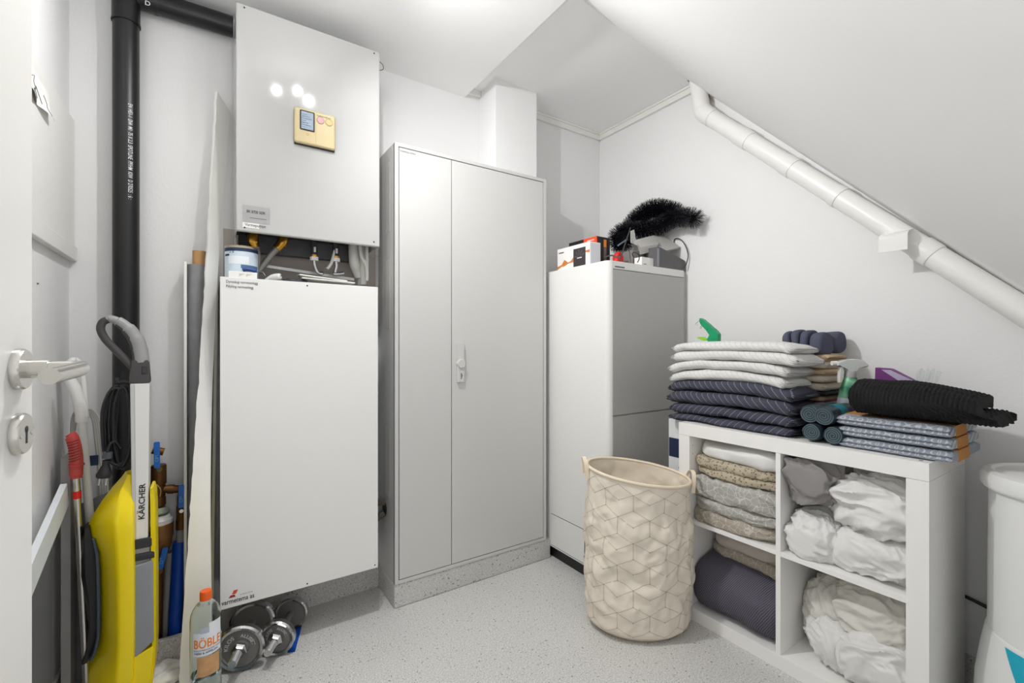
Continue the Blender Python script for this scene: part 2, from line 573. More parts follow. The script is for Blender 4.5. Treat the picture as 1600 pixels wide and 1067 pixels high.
def sbox(name, m, *a, **k):
    return struct(MB().box(*a, **k).build(name, m, smooth=0))


sbox('floor', M_VINYL, XL - .1, XR + .1, -1.4, YB + .1, -.06, 0)
sbox('wall_back', M_WALL, XL - .1, XR + .1, YB, YB + .1, 0, 2.6)
sbox('wall_left', M_WALL, XL - .1, XL, YF - .1, YB, 0, 2.6)
sbox('wall_right', M_WALL, XR, XR + .1, YF - .1, YB, 0, 2.6)
# wall the photographer's doorway is in
mb = MB()
mb.box(XL, -.30, YF - .1, YF, 0, 2.5); mb.box(.66, XR, YF - .1, YF, 0, 2.5); mb.box(-.30, .66, YF - .1, YF, 2.06, 2.5)
struct(mb.build('wall_front', M_WALL, smooth=0))
sbox('ceiling', M_CEIL, XL, XS, YF, YB, ZL, 2.6)
sbox('upper_ceiling', M_CEIL, XS, XR, 1.0, YB, ZU, 2.6)
# sloping underside of the stair, slightly twisted like a winder
YE = -0.05


def stair(u, v, dz=0.0):
    x = 0.97 + (XR - 0.97) * u
    y0 = 1.304 + 0.1313 * (x - 1.194)
    y = y0 + (YE - y0) * v
    s = 0.70 + (1.0416 - 0.70) * u ** 0.8
    return Vector((x, y, ZU - s * (y0 - y) + dz))


mb = MB()
mb.grid(lambda u, v: stair(u, v), 16, 24)
mb.grid(lambda u, v: stair(u, v, .14), 16, 24)
for e in (0, 1):
    mb.grid(lambda u, v: stair(e, u, .14 * v), 24, 1)
mb.grid(lambda u, v: stair(u, 1, .14 * v), 16, 1)
st = struct(mb.build('stair_underside', M_CEIL, smooth=60))
mb = MB()
mb.prism([(stair(0, i / 24).y, stair(0, i / 24).z + .1) for i in range(25)] + [(YE, ZL), (1.27, ZL)], (.955, 0, 0), (0, 1, 0), (0, 0, 1), (.015, 0, 0))
struct(mb.build('stair_side_panel', M_CEIL, smooth=0))
# boxed-in column
sbox('column', M_WALL, 1.187, 1.439, 1.925, YB, 1.963, ZU)
# cornice strips
mb = MB().box(1.439, XR, YB - .016, YB, 2.39, ZU, .004).box(1.439, XR, YB - .024, YB, 2.418, ZU, .003)
struct(mb.build('trim_1', M_TRIM))
mb = MB().box(XR - .016, XR, 1.40, YB, 2.39, ZU, .004).box(XR - .024, XR, 1.40, YB, 2.418, ZU, .003)
struct(mb.build('trim_2', M_TRIM))
mb = MB().box(XS, 1.187, YB - .02, YB, 2.40, ZU, .003)
struct(mb.build('trim_3', M_TRIM))
# vinyl turned up against the walls
sbox('baseboard_right', M_VINYL, XR - .008, XR, YF, YB, 0, .105)
sbox('baseboard_left', M_VINYL, XL, XL + .008, YF, YB, 0, .10)
sbox('baseboard_back', M_VINYL, .10, .654, YB - .008, YB, 0, .105)
# vinyl-clad plinth under the tall cabinet and kerb in front of the water inlet
mb = MB().box(.652, 1.487, 1.867, YB, 0, .099, .006)
struct(mb.build('cabinet_plinth', M_VINYL))
mb = MB().box(XL, .03, 1.965, 1.985, 0, .098, .004)
struct(mb.build('inlet_kerb', M_VINYL))
mb = MB()
mb.grid(lambda u, v: Vector((XL + (.03 - XL) * u, 1.985 + .105 * v, .06 + .03 * nz(u * 9, v * 4, 1) + .02 * nz(u * 30, v * 12, 4))), 40, 12)
struct(mb.build('inlet_rubble', M_DIRT, smooth=50))

# inspection panel on the left wall
mb = MB().box(XL, -.371, .30, YB - .002, 1.436, 1.861, .002).box(XL, -.364, .30, YB - .002, 1.391, 1.438, .003)
struct(mb.build('wall_panel', M_TRIM))

# door leaf standing open at the left
du, dn = Vector((.07, .9975, 0)).normalized(), Vector((.9975, -.07, 0)).normalized()
de = Vector((-.196, .868, 0))
droot = thing('door_1', 'white door leaf standing open at the left with a steel lever handle', 'door', de - du * .45)
droot['kind'] = 'structure'
MB().obox(de - du * .45 - dn * .02 + Vector((0, 0, 1.02)), du * .45, dn * .02, Vector((0, 0, 1.01)), .0015).build('door_leaf', M_DOOR, droot)


def on_door(s, z, o=0.0): return de - du * s + dn * o + Vector((0, 0, z))


mb = MB()
mb.lathe([(.0, 0), (.026, 0), (.026, .006), (.024, .009), (.0, .009)], on_door(.046, 1.084), 40, dn)
mb.cyl(on_door(.046, 1.084, .006), on_door(.046, 1.084, .03), .0115, .0115)
mb.tube(bez([on_door(.046, 1.084, .028), on_door(.046, 1.084, .045), on_door(.047, 1.0843, .056), on_door(.056, 1.084, .062), on_door(.075, 1.083, .063), on_door(.155, 1.080, .060)], 8), .0095, 20)
mb.build('door_handle', M_STEEL, droot)
mb = MB()
mb.lathe([(.0, 0), (.026, 0), (.026, .006), (.024, .009), (.0, .009)], on_door(.047, 1.003), 40, dn)
kh = mb.build('keyhole_plate', M_STEEL, droot)
mb = MB()
mb.lathe([(0, 0), (.0042, 0), (.0042, .0004), (0, .0004)], on_door(.047, 1.008, .009), 20, dn)
mb.obox(on_door(.047, .999, .0092), du * .0022, dn * .0002, Vector((0, 0, .0085)))
mb.build('keyhole', M_INK, kh)
for s in (-.016, .016):
    MB().lathe([(0, 0), (.0028, 0), (.002, .0008), (0, .0008)], on_door(.047 + s, 1.001, .009), 16, dn).build('screw', M_STEEL, kh)

# ================================================================= HEAT PUMP INDOOR UNIT
YP = 1.85
hp = thing('heat_pump_unit', 'white wall-hung heat pump box with a yellowed control panel on its front', 'heat pump', (.334, 2.06, 1.51))
mb = MB()
mb.box(.082, .586, YP, 1.868, 1.508, 2.305, .006, 3)
mb.box(.083, .0855, 1.86, 2.06, 1.508, 2.304); mb.box(.5825, .585, 1.86, 2.06, 1.508, 2.304)
mb.box(.083, .585, 1.86, 2.06, 2.300, 2.304)
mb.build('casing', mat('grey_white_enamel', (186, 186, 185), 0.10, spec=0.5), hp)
mb = MB().box(.088, .580, 1.872, 2.06, 1.535, 2.29)
mb.build('inner_body', M_DGREY, hp)
mb = MB().box(.10, .57, 2.03, 2.075, 1.470, 1.536, .002)
for k in range(5):
    mb.box(.16 + k * .085, .185 + k * .085, 2.0285, 2.031, 1.512, 1.519)
mb.build('mounting_rail', mat('zinc_rail', (92, 93, 97), .5, .2), hp)
MB().box(.083, .090, 1.955, 2.07, 1.455, 1.512, .001).build('side_flange', M_GREY, hp)
for x, z in ((.107, 2.292), (.562, 2.292), (.108, 1.522), (.561, 1.527)):
    MB().lathe([(0, 0), (.0032, 0), (.0026, .0012), (0, .0014)], (x, YP, z), 14, (0, -1, 0)).build('screw', M_INK, hp)
p = P(594, 93, Y=YP)
MB().tube(bez([p + Vector((-.006, .01, 0)), p + Vector((.014, .01, -.012)), p + Vector((.015, .01, -.03)), p + Vector((-.006, .01, -.042))], 6), .0013, 6).build('loose_wire', M_RUBBER, hp)


def F(px, py): return P(px, py, Y=YP)


# control panel
a, b_ = F(459, 168), F(523, 236)
cx0, cx1 = F(459, 200).x, F(523, 200).x
cz1 = (F(459, 168).z + F(523, 184).z) / 2; cz0 = (F(459, 224).z + F(523, 237).z) / 2
cp = MB().box(cx0, cx1, YP - .017, YP - .003, cz0, cz1, .008, 3).build('control_panel', M_CREAM, hp)
MB().box(cx0 + .0015, cx1 - .0015, YP - .004, YP + .001, cz0 - .003, cz1 - .001, .001).build('back_plate', M_DGREY, cp)
w, h = cx1 - cx0, cz1 - cz0
MB().box(cx0 + .125 * w, cx0 + .475 * w, YP - .0182, YP - .0165, cz0 + .38 * h, cz1 - .075 * h, .003).build('display_bezel', M_INK, cp)
mb = MB().box(cx0 + .155 * w, cx0 + .445 * w, YP - .0187, YP - .018, cz0 + .41 * h, cz1 - .10 * h, .0005)
mb.build('display', mat('lcd_glass', (140, 158, 176), .2, bump=.4, bscale=300, var=.25, vscale=90), cp)
mb = MB()
for k in range(7):
    mb.box(cx0 + .17 * w, cx0 + (.24 + .028 * ((k * 5) % 7)) * w, YP - .019, YP - .0187, cz0 + (.46 + .06 * k) * h, cz0 + (.468 + .06 * k) * h)
mb.build('display_text', M_INK, cp)
for k, (fx, m) in enumerate(((.62, mat('pink_button', (204, 158, 166), .4)), (.83, mat('yellow_button', (202, 182, 122), .4)))):
    MB().lathe([(0, 0), (.0125, 0), (.0115, .0015), (0, .0018)], (cx0 + fx * w, YP - .017, cz1 - .24 * h), 28, (0, -1, 0)).build('button', m, cp)
    MB().lathe([(.0128, 0), (.0140, 0), (.0140, .001), (.0128, .001)], (cx0 + fx * w, YP - .0168, cz1 - .24 * h), 28, (0, -1, 0), cap=False).build('button_rim', mat('dark_cream', (178, 152, 96), .5), cp)
MB().box(cx0 + .505 * w, cx0 + .512 * w, YP - .0172, YP - .0165, cz0 + .06 * h, cz1 - .05 * h).build('flap_seam', mat('seam_shadow', (176, 156, 106), .6), cp)
text('button_caption', 'KJ.BEREDN', M_INK, (cx0 + .535 * w, YP - .0172, cz1 - .135 * h), (1, 0, 0), (0, 0, 1), .0065, cp)
text('button_caption', 'PÅ/AV', M_INK, (cx0 + .75 * w, YP - .0172, cz1 - .135 * h), (1, 0, 0), (0, 0, 1), .0065, cp)
mb = MB()
for k in range(2): mb.box(cx0 + .28 * w, cx0 + .345 * w, YP - .0173, YP - .0168, cz0 + (.245 + .04 * k) * h, cz0 + (.262 + .04 * k) * h)
mb.build('status_mark', mat('dark_cream2', (196, 150, 90), .5), cp)
# stickers
x0, x1 = F(379, 330).x, F(422, 330).x
z1, z0 = (F(379, 320).z + F(422, 325).z) / 2, (F(379, 347).z + F(422, 350).z) / 2
lb = MB().box(x0, x1, YP - .0007, YP + .0005, z0, z1).build('name_plate', mat('silver_sticker', (168, 168, 168), .3, .2, var=.15, vscale=20), hp)
text('plate_title', 'BK 8700 SØR', M_INK, (x0 + .012 * 1, YP - .0008, z0 + (z1 - z0) * .56), (1, 0, 0), (0, 0, 1), (z1 - z0) * .24, lb, .01, sx=.72)
MB().box(x0 + .022, x0 + .074, YP - .001, YP - .0006, z0 + (z1 - z0) * .25, z0 + (z1 - z0) * .29).build('plate_caption', M_GREYINK, lb)
z2, z3 = (F(379, 353).z + F(405, 357).z) / 2, (F(379, 348).z + F(405, 349).z) / 2
x2 = F(405, 350).x
lb = MB().box(x0, x2, YP - .0009, YP + .0005, z2 - .003, z3).build('paper_label', M_PAPER, hp)
text('label_text', 'Varmepumpe', M_INK, (x0 + .007, YP - .001, z2 + .003), (1, 0, 0), (0, 0, 1), .015, lb, sx=.8)

# ================================================================= LOWER PIPE COVER
lc = thing('pipe_cover_cabinet', 'plain white cover cabinet under the heat pump box, hung above the floor', 'cabinet', (.3065, 2.06, .2025))
mb = MB().box(.035, .578, YP, 1.862, .2025, 1.345, .003)
mb.build('front_panel', M_LACQ, lc)
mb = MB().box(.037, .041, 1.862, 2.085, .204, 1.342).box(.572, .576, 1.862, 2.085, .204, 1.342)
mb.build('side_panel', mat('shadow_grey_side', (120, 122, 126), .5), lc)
MB().box(.041, .572, 1.862, 2.085, 1.325, 1.338).build('top_shelf', M_LGREY, lc)
MB().box(.041, .572, 1.862, 2.085, .21, .222).build('bottom_plate', M_LGREY, lc)
for x, z in ((.311, 1.332), (.311, .2145), (.565, .2165)):
    MB().lathe([(0, 0), (.003, 0), (.0024, .001), (0, .0012)], (x, YP, z), 14, (0, -1, 0)).build('screw', M_INK, lc)
q = F(353, 437)
text('label_text', 'Dyreskap varmeanlegg', M_INK, (q.x, YP - .0002, q.z - .010), (1, 0, 0), (0, 0, 1), .0135, lc, sx=.78)
text('label_text', 'Påfylling varmeanlegg', M_INK, (q.x, YP - .0002, q.z - .026), (1, 0, 0), (0, 0, 1), .0135, lc, sx=.72)
q = F(347, 946)
text('maker_lettering', 'varmetema as', M_INK, (.0395, YP - .0002, .2185), (1, 0, 0), (0, 0, 1), .0225, lc, .012, sx=.78)
text('maker_caption', 'en del av varme', M_GREYINK, (.094, YP - .0002, .2385), (1, 0, 0), (0, 0, 1), .0075, lc, sx=.8)
mb = MB()
mb.prism([(.060, .2375), (.081, .2375), (.078, .2455), (.066, .2455)], (0, YP, 0), (1, 0, 0), (0, 0, 1), (0, -.0005, 0))
mb.build('maker_mark', mat('dark_red_ink', (150, 24, 24), .5), lc)
MB().prism([(.070, .2475), (.082, .2475), (.088, .2605), (.075, .2605)], (0, YP, 0), (1, 0, 0), (0, 0, 1), (0, -.0005, 0)).build('maker_mark', mat('orange_red_ink', (214, 74, 46), .5), lc)
# wall lining visible between the two units
struct(MB().box(.05, .64, YB - .006, YB, 1.30, 1.56).build('wall_lining', mat('grey_brown_lining', (186, 177, 169), .8, var=.06, vscale=8), smooth=0))

# ================================================================= TALL CABINET
YC = 1.864
tc_ = thing('tall_cabinet', 'tall white two-door metal cabinet recessed against the column', 'cabinet', (1.055, 2.08, .1))
x0, x1, z0, z1 = .654, 1.456, .1003, 1.9617
fr = .0155
mb = MB()
mb.box(x0, x1, YC + .012, YB - .002, z0, z1)
mb.box(x0, x0 + fr, YC, YC + .02, z0, z1, .0015).box(x1 - fr, x1, YC, YC + .02, z0, z1, .0015)
mb.box(x0 + fr, x1 - fr, YC, YC + .02, z1 - fr, z1, .0015).box(x0 + fr, x1 - fr, YC, YC + .02, z0, z0 + fr, .0015)
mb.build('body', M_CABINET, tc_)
xm = P(705.5, 500, Y=YC).x
g = .0035
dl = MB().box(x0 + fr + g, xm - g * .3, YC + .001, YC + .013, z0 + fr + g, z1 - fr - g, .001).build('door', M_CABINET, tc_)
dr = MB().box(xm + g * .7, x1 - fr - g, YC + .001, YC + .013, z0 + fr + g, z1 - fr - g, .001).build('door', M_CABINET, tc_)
MB().box(x0 + fr, x1 - fr, YC + .0115, YC + .0123, z0 + fr, z1 - fr).build('door_gap', M_DGREY, tc_)
q0, q1 = P(711.5, 536, Y=YC), P(725.5, 596, Y=YC)
hx = (q0.x + q1.x) / 2
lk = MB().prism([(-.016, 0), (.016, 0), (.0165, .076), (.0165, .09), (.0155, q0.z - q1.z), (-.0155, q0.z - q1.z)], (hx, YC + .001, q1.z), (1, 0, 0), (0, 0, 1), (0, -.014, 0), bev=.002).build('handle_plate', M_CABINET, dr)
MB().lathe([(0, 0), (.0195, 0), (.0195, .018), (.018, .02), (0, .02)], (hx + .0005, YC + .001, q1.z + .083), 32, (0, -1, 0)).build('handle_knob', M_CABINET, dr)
text('handle_lettering', 'hager', M_NAVY, (hx + .004, YC - .0132, q1.z + .014), (0, 0, 1), (-1, 0, 0), .0125, dr, .01)
q = P(623.5, 233, Y=YC)
text('door_label', 'Fordelerskap varme/el', M_GREYINK, (q.x + .003, YC + .0005, q.z - .008), (1, 0, 0), (0, 0, 1), .0125, dl, sx=.62)
# knock-out outlines on the cabinet's left side
for z in (1.60, 1.18, .45):
    MB().box(x0 - .0006, x0 + .001, 1.93, 1.985, z, z + .30).build('knock_out', mat('shaded_enamel', (196, 195, 190), .3), tc_)
MB().lathe([(0, 0), (.03, 0), (.03, .001), (0, .001)], (x0 - .0002, 2.0, .385), 24, (-1, 0, 0)).build('cable_opening', M_INK, tc_)
# corrugated hoses running from the cabinet side to behind the pipe cover
for k, (za, zb_, ya) in enumerate(((.415, .42, 1.99), (.365, .30, 2.0))):
    mb = MB()
    n = 46
    pts = [Vector((.653 - .10 * i / n, ya + .01 * math.sin(i / n * 3), za + (zb_ - za) * i / n)) for i in range(n + 1)]
    mb.tube(pts, [.0165 if i % 2 else .0135 for i in range(n + 1)], 16)
    o = mb.build('corrugated_hose', mat('silver_corrugated', (150, 142, 132), .4, .5))
    tag(o, ('upper' if k == 0 else 'lower, slanting') + ' grey corrugated hose between pipe cover cabinet and tall cabinet', 'hose', 'corrugated hoses')

# ================================================================= VENTILATION UNIT (right corner)
XU, YU, ZT = 1.487, 1.455, 1.488
vu = thing('floor_appliance', 'white floor-standing appliance with a grey front door beside the tall cabinet', 'appliance', (1.76, 1.75, 0))
XR2 = P(1069.5, 520, Y=YU).x
XR2 = min(XR2, 2.045)
mb = MB()
R = .028
poly = [(XU, 2.05), (XU, YU + R)] + [(XU + R - R * math.cos(t), YU + R - R * math.sin(t)) for t in [math.pi / 2 * k / 8 for k in range(1, 8)]] + [(XU + R, YU), (XU + R, YU + .012), (XR2, YU + .012), (XR2, 2.05)]
mb.prism(poly, (0, 0, .062), (1, 0, 0), (0, 1, 0), (0, 0, ZT - .062))
mb.build('body', M_STEELWHITE, vu)
MB().box(XU + .02, XR2 - .01, YU + .03, 2.04, 0, .064).build('base', M_BLACK, vu)
xa = XU + R + .0015
xb = XR2 - .004
zs = P(1000, 414.5, Y=YU).z
ztop = P(953, 419, Y=YU).z - .002
zm = (P(950, 650, Y=YU).z + P(1045, 640.5, Y=YU).z) / 2
MB().box(xa, xb, YU, YU + .014, ztop + .003, ZT, .002).build('top_strip', M_STEELWHITE, vu)
MB().box(xa, xb, YU - .001, YU + .014, zm + .003, ztop, .0025).build('front_door', M_GREYDOOR, vu)
MB().box(xa, xb, YU - .001, YU + .014, .30, zm - .003, .0025).build('lower_front', M_GREYDOOR, vu)
MB().box(xa, xb, YU, YU + .014, .066, .297, .002).build('kick_panel', M_STEELWHITE, vu)
MB().box(xb + .001, XR2, YU - .001, YU + .012, .066, ZT - .01, .001).build('edge_trim', M_LGREY, vu)
MB().box(xa + .012, xa + .075, YU - .0006, YU + .0004, ZT - .029, ZT - .022, .0003).build('top_label', M_GREYINK, vu)


def G(px, py): return P(px, py, X=XU)


# service hatch low on the left side
ya, yb = G(913.5, 850).y, 1.862
z1a, z0a = G(913, 828).z, G(913, 880).z
ht = MB().prism([(yb, z0a), (ya, z0a), (ya, z1a - .012), (ya + .012, z1a), (yb, z1a)], (XU - .003, 0, 0), (0, 1, 0), (0, 0, 1), (.004, 0, 0), bev=.0008).build('service_hatch', M_STEELWHITE, vu)
MB().box(XU - .0008, XU + .001, ya - .0035, yb, z0a - .0035, z1a + .003).build('hatch_gap', M_DGREY, vu)
for fz in (.92, .80, .2, .06):
    MB().box(XU - .004, XU, ya - .004, ya + .001, z0a + (z1a - z0a) * fz - .006, z0a + (z1a - z0a) * fz + .006).build('hatch_clip', M_BLACK, vu)
# ================================================================= FITTINGS UNDER THE HEAT PUMP
YH = 1.96


def H(px, py, y=None): return P(px, py, Y=y or YH)


for k, (a, b, lab) in enumerate(((((396, 366), (396, 378), (400, 386), (402, 398), (402, 420)), None, 'left'), (((443, 372), (441, 379), (432, 389), (420, 403), (404, 424)), None, 'right'))):
    pts = [H(*q) for q in a]
    root = thing('flexible_connection', 'brass elbow with braided hose under the heat pump, %s one %s' % (lab, 'by the paint tin' if k == 0 else 'slanting leftward'), 'pipe', pts[0], 'braided hoses under the heat pump')
    MB().tube(bez([pts[0] + Vector((0, 0, .03)), pts[0], pts[1], pts[2]], 6), [.0165] * 6 + [.0185] * 8 + [.0165] * 5, 18).build('brass_elbow', M_BRASS, root)
    MB().lathe([(.0, 0), (.0205, 0), (.0205, .012), (0, .012)], pts[0] + Vector((0, 0, .006)), 6).build('hex_nut', M_BRASS, root)
    MB().tube(bez(pts[2:], 10), .0125, 14).build('braided_hose', M_BRAID, root)
for k, (x, lab) in enumerate(((490, 'left'), (524, 'right'))):
    a = H(x, 379 + k * 3); b = H(x + 1, 400 + k * 2)
    root = thing('shut_off_valve', 'small black shut-off valve with white nut under the heat pump, the %s of the two' % lab, 'valve', a, 'valves under the heat pump')
    MB().cyl(a + Vector((0, 0, .03)), b, .0125, .0125, 18).build('valve_body', M_INK, root)
    MB().box(b.x - .004, b.x + .004, b.y - .0135, b.y - .011, b.z + .014, b.z + .034).build('valve_tag', M_WHITEINK, root)
    MB().cyl(b + Vector((0, 0, .004)), b - Vector((0, 0, .004)), .0135, .0135, 18).build('brass_collar', M_BRASS, root)
    MB().lathe([(0, 0), (.016, 0), (.016, .014), (0, .014)], b - Vector((0, 0, .018)), 8).build('nut', M_PIPEWHITE, root)
    c = b - Vector((0, 0, .018))
    MB().tube(bez([c, c + Vector((.002, 0, -.02)), c + Vector((.012 - .016 * k, 0, -.045)), c + Vector((.026 - .03 * k, -.004, -.052)), c + Vector((.03, .0, -.045))], 6), .0065, 12).build('bent_tube', M_CHROME, root)
hoses = [
    ([(551, 378), (551, 405), (556, 424), (568, 434), (584, 437)], .0215, 'thickest white hose curving right under the heat pump'),
    ([(572, 380), (572, 402), (577, 424), (585, 438), (590, 448)], .0155, 'white hose hanging in the middle of the bundle under the heat pump'),
    ([(582, 384), (584, 403), (585, 421), (584, 446)], .013, 'light hose with grey stripe at the right of the bundle'),
    ([(560, 379), (562, 396), (569, 411), (579, 419)], .008, 'thin white cable looping in front of the white hoses'),
    ([(592, 392), (591, 413), (586, 428), (579, 439)], .007, 'thin white cable at the right edge of the hose bundle'),
    ([(523, 404), (516, 410), (509, 420)], .006, 'thin white tube slanting left below the right valve'),
]
for pts, r, lab in hoses:
    yy = 1.99 if r > .012 else 1.955
    p3 = [H(q[0] + 2, q[1], yy + .02 * (i > 1) * (r > .015)) for i, q in enumerate(pts)]
    for p in p3: p.x = min(p.x, .57 - r)
    p3[0] = p3[0] + Vector((0, 0, .05))
    tag(MB().tube(bez(p3, 8), r, 14).build('white_hose', M_HOSEWHITE), lab, 'hose', 'hoses under the heat pump')
root = thing('zip_tie', 'clear cable tie around the white hoses', 'cable tie', H(586, 402))
MB().tube([H(577, 403, 1.93), H(582, 401, 1.925), H(592, 400, 1.93)], .0016, 6).build('band', M_CLEAR, root)

# things lying on top of the pipe cover
ZC = 1.338
c = P(377.5, 410, Y=1.935)
root = thing('paint_tin', 'blue and white labelled paint tin on top of the pipe cover cabinet', 'tin', (c.x, c.y, ZC))
h = P(377, 387.5, Y=1.935).z - ZC
MB().lathe([(0, 0), (.052, 0), (.0535, .002), (.052, .004), (.052, h - .004), (.0535, h - .002), (.0535, h), (.049, h), (.049, h - .004), (0, h - .004)], (c.x, c.y, ZC), 44).build('can', mat('tin_metal', (196, 186, 160), .3, .9), root)
def arc(a0, a1, r, z0, z1, cc, n=24, t=.0006):
    mb = MB()
    mb.grid(lambda u, v: Vector((cc[0] + r * math.sin(a0 + (a1 - a0) * u), cc[1] - r * math.cos(a0 + (a1 - a0) * u), z0 + (z1 - z0) * v)), n, 1)
    return mb
MB().lathe([(.0525, 0.006), (.0525, h - .007)], (c.x, c.y, ZC), 44, cap=False).build('label', mat('pale_blue_label', (206, 220, 232), .5, var=.1, vscale=40), root)
for a0, a1, f0, f1, m, nm in ((-1.5, 1.5, .84, .94, M_NAVY, 'label_band'), (-1.3, -.85, .70, .76, M_NAVY, 'label_mark'), (-.1, 1.2, .36, .46, mat('steel_blue_print', (80, 116, 156), .5), 'label_band'), (.75, 1.25, .08, .34, mat('steel_blue_print', (80, 116, 156), .5), 'label_mark'), (-.9, .4, .48, .70, mat('cloud_print', (232, 238, 242), .5), 'label_mark')):
    arc(a0, a1, .0528, ZC + h * f0, ZC + h * f1, (c.x, c.y)).build(nm, m, root)
text('label_text', '2 8 9', M_NAVY, (c.x - .040, c.y - .04, ZC + h * .78), (1, -.35, 0), (0, 0, 1), .012, root)
a, b = P(357, 437, Y=1.866), P(402, 440, Y=1.866)
root = tag(MB().box(a.x, b.x, 1.866, 1.882, ZC, ZC + .031, .002).build('flat_box', M_PAPER), 'flat white box standing in front of the paint tin', 'box')
mb = MB()
for q in (.36, .60): mb.prism([(a.x + (b.x - a.x) * q, ZC + .024), (a.x + (b.x - a.x) * (q + .22), ZC + .024), (a.x + (b.x - a.x) * q, ZC + .013)], (0, 1.866, 0), (1, 0, 0), (0, 0, 1), (0, -.0004, 0))
mb.build('printed_pattern', mat('pale_grey_print', (202, 201, 198), .6), root)
a, b = H(379, 423, 1.872), H(401, 427, 1.872)
a.z = b.z = ZC + .037; b.y += .004
root = thing('blue_tool_handle', 'dark blue plastic tool handle lying on the flat white box', 'tool', a)
MB().tube(bez([a, a * .7 + b * .3 + Vector((0, 0, .004)), b], 6), [.004] + [.0065] * 11 + [.003], 12).build('grip', mat('deep_blue_plastic', (16, 52, 120), .35), root)
MB().tube([b, b + Vector((.02, .01, .002)), b + Vector((.03, .012, -.012))], .0014, 6).build('wire_end', M_CHROME, root)
a, b = H(424, 437, 1.90), H(437, 428, 1.89)
root = thing('white_handled_tool', 'white rounded tool handle lying on the pipe cover cabinet', 'tool', a)
MB().tube(bez([a + Vector((-.02, .02, -.004)), a + Vector((.005, .01, .010)), a + Vector((.03, -.01, .014))], 6), [.005, .006, .007, .008, .009, .010, .011, .0115, .0115, .0115, .0115, .0115, .007], 14).build('handle', M_TRIM, root)
MB().lathe([(0, 0), (.0022, 0), (.0022, .001), (0, .001)], a + Vector((.03, -.022, .014)), 10, (0, -1, 0)).build('hole', M_INK, root)
a, b = H(416, 416, 2.0), H(553, 437, 2.0)
tag(MB().obox((a + b) / 2, (b - a) / 2, Vector((0, .006, 0)), Vector((0, 0, .006)), .001).build('aluminium_bar', mat('dull_aluminium', (190, 190, 190), .4, .7)), 'long aluminium bar lying across the pipe cover cabinet under the valves', 'bar')
for k, (q0, q1, lab) in enumerate((((466, 430), (540, 440), 'white folded leaflet on the pipe cover cabinet, upper of two'), ((470, 435), (552, 443), 'white folded leaflet lying flat below the other leaflet'))):
    a, b = H(*q0, 1.93 - .02 * k), H(*q1, 1.93 - .02 * k)
    a.z = max(a.z, ZC + .006); b.z = max(b.z, ZC + .004)
    tag(MB().obox((a + b) / 2, (b - a) / 2, Vector((0, .028, 0)), Vector((0, 0, .002)), .0005).build('leaflet', M_PAPER), lab, 'leaflet', 'leaflets on the pipe cover')
a = H(462, 436, 1.93)
tag(crumple((a.x - .005, 1.92, ZC + .012), (.045, .03, .013), 4.0, .006, 30, 30, 20, folds=.003).build('dark_rag', M_INK, smooth=80), 'crumpled dark cloth lying on the pipe cover cabinet', 'cloth')
# ================================================================= BLACK DRAIN PIPE
PX, PY_, PR = -.2335, 2.046, .0365
root = thing('drain_pipe', 'black vertical drain pipe in the left corner with a branch to the right', 'pipe', (PX, PY_, 0))
MB().cyl((PX, PY_, .0), (PX, PY_, ZL - .001), PR, PR, 40).build('riser', M_PIPEBLACK, root)
MB().cyl((PX + PR * .6, PY_, 2.322), (.0805, PY_, 2.3262), PR, PR, 36).build('branch', M_PIPEBLACK, root)
mb = MB().lathe([(PR, 0), (PR + .0035, 0), (PR + .0035, .008), (PR + .002, .012), (PR + .002, .16), (PR, .16)], (PX, PY_, 2.215), 40, cap=False)
mb.build('coupling', M_PIPEBLACK, root)
MB().lathe([(PR, 0), (PR + .003, 0), (PR + .003, .012), (PR, .012)], (PX + .075, PY_, 2.3235), 36, (1, 0, .011), cap=False).build('branch_collar', M_PIPEBLACK, root)


def pipewrap(ang0, zt):
    def fn(x, y):
        a = ang0 + (y) / PR
        r = PR + .0006
        return Vector((PX + r * math.sin(a), PY_ - r * math.cos(a), zt - x))
    return fn


text('pipe_print', 'EN 1451-1  SN4  M1  75 X 2.3  SPOTLINE  PP/HM  KIW  D 270525  : 6 :', M_WHITEINK, (0, 0, 0), (1, 0, 0), (0, 0, 1), .0175, root, .008, sx=.62, wrap=pipewrap(.26, P(207, 162, Y=2.01).z))
q = P(226, 2, Y=2.01)
text('pipe_mark', 'D', M_WHITEINK, (q.x, PY_ - PR - .001, q.z - .012), (1, 0, 0), (0, 0, 1), .022, root, .01)

# ================================================================= LEANING BOARDS
tl, tr = P(340, 143, Y=2.025), P(360, 176, Y=2.066)
bl, br = P(278, 1082, Z=0), P(330, 1076, Z=0)
root = None
mb = MB()
nn = 24


def bd(u, v, w):
    a = bl.lerp(tl, v); b = br.lerp(tr, v)
    p = a.lerp(b, u)
    n = (b - a).cross(tl - bl).normalized()
    if n.y < 0: n = -n
    p = p + n * (.011 * w) + Vector((0, -.012 * math.sin(v * math.pi), 0)) * (1 - u) + Vector((-.026 * math.sin(v * math.pi), 0, 0)) * u
    jag = .0035 * nz(v * 26, u * 2, 3) + .003 * nz(v * 70, 1, u) if u < .01 else 0
    return p + Vector((jag, 0, 0))


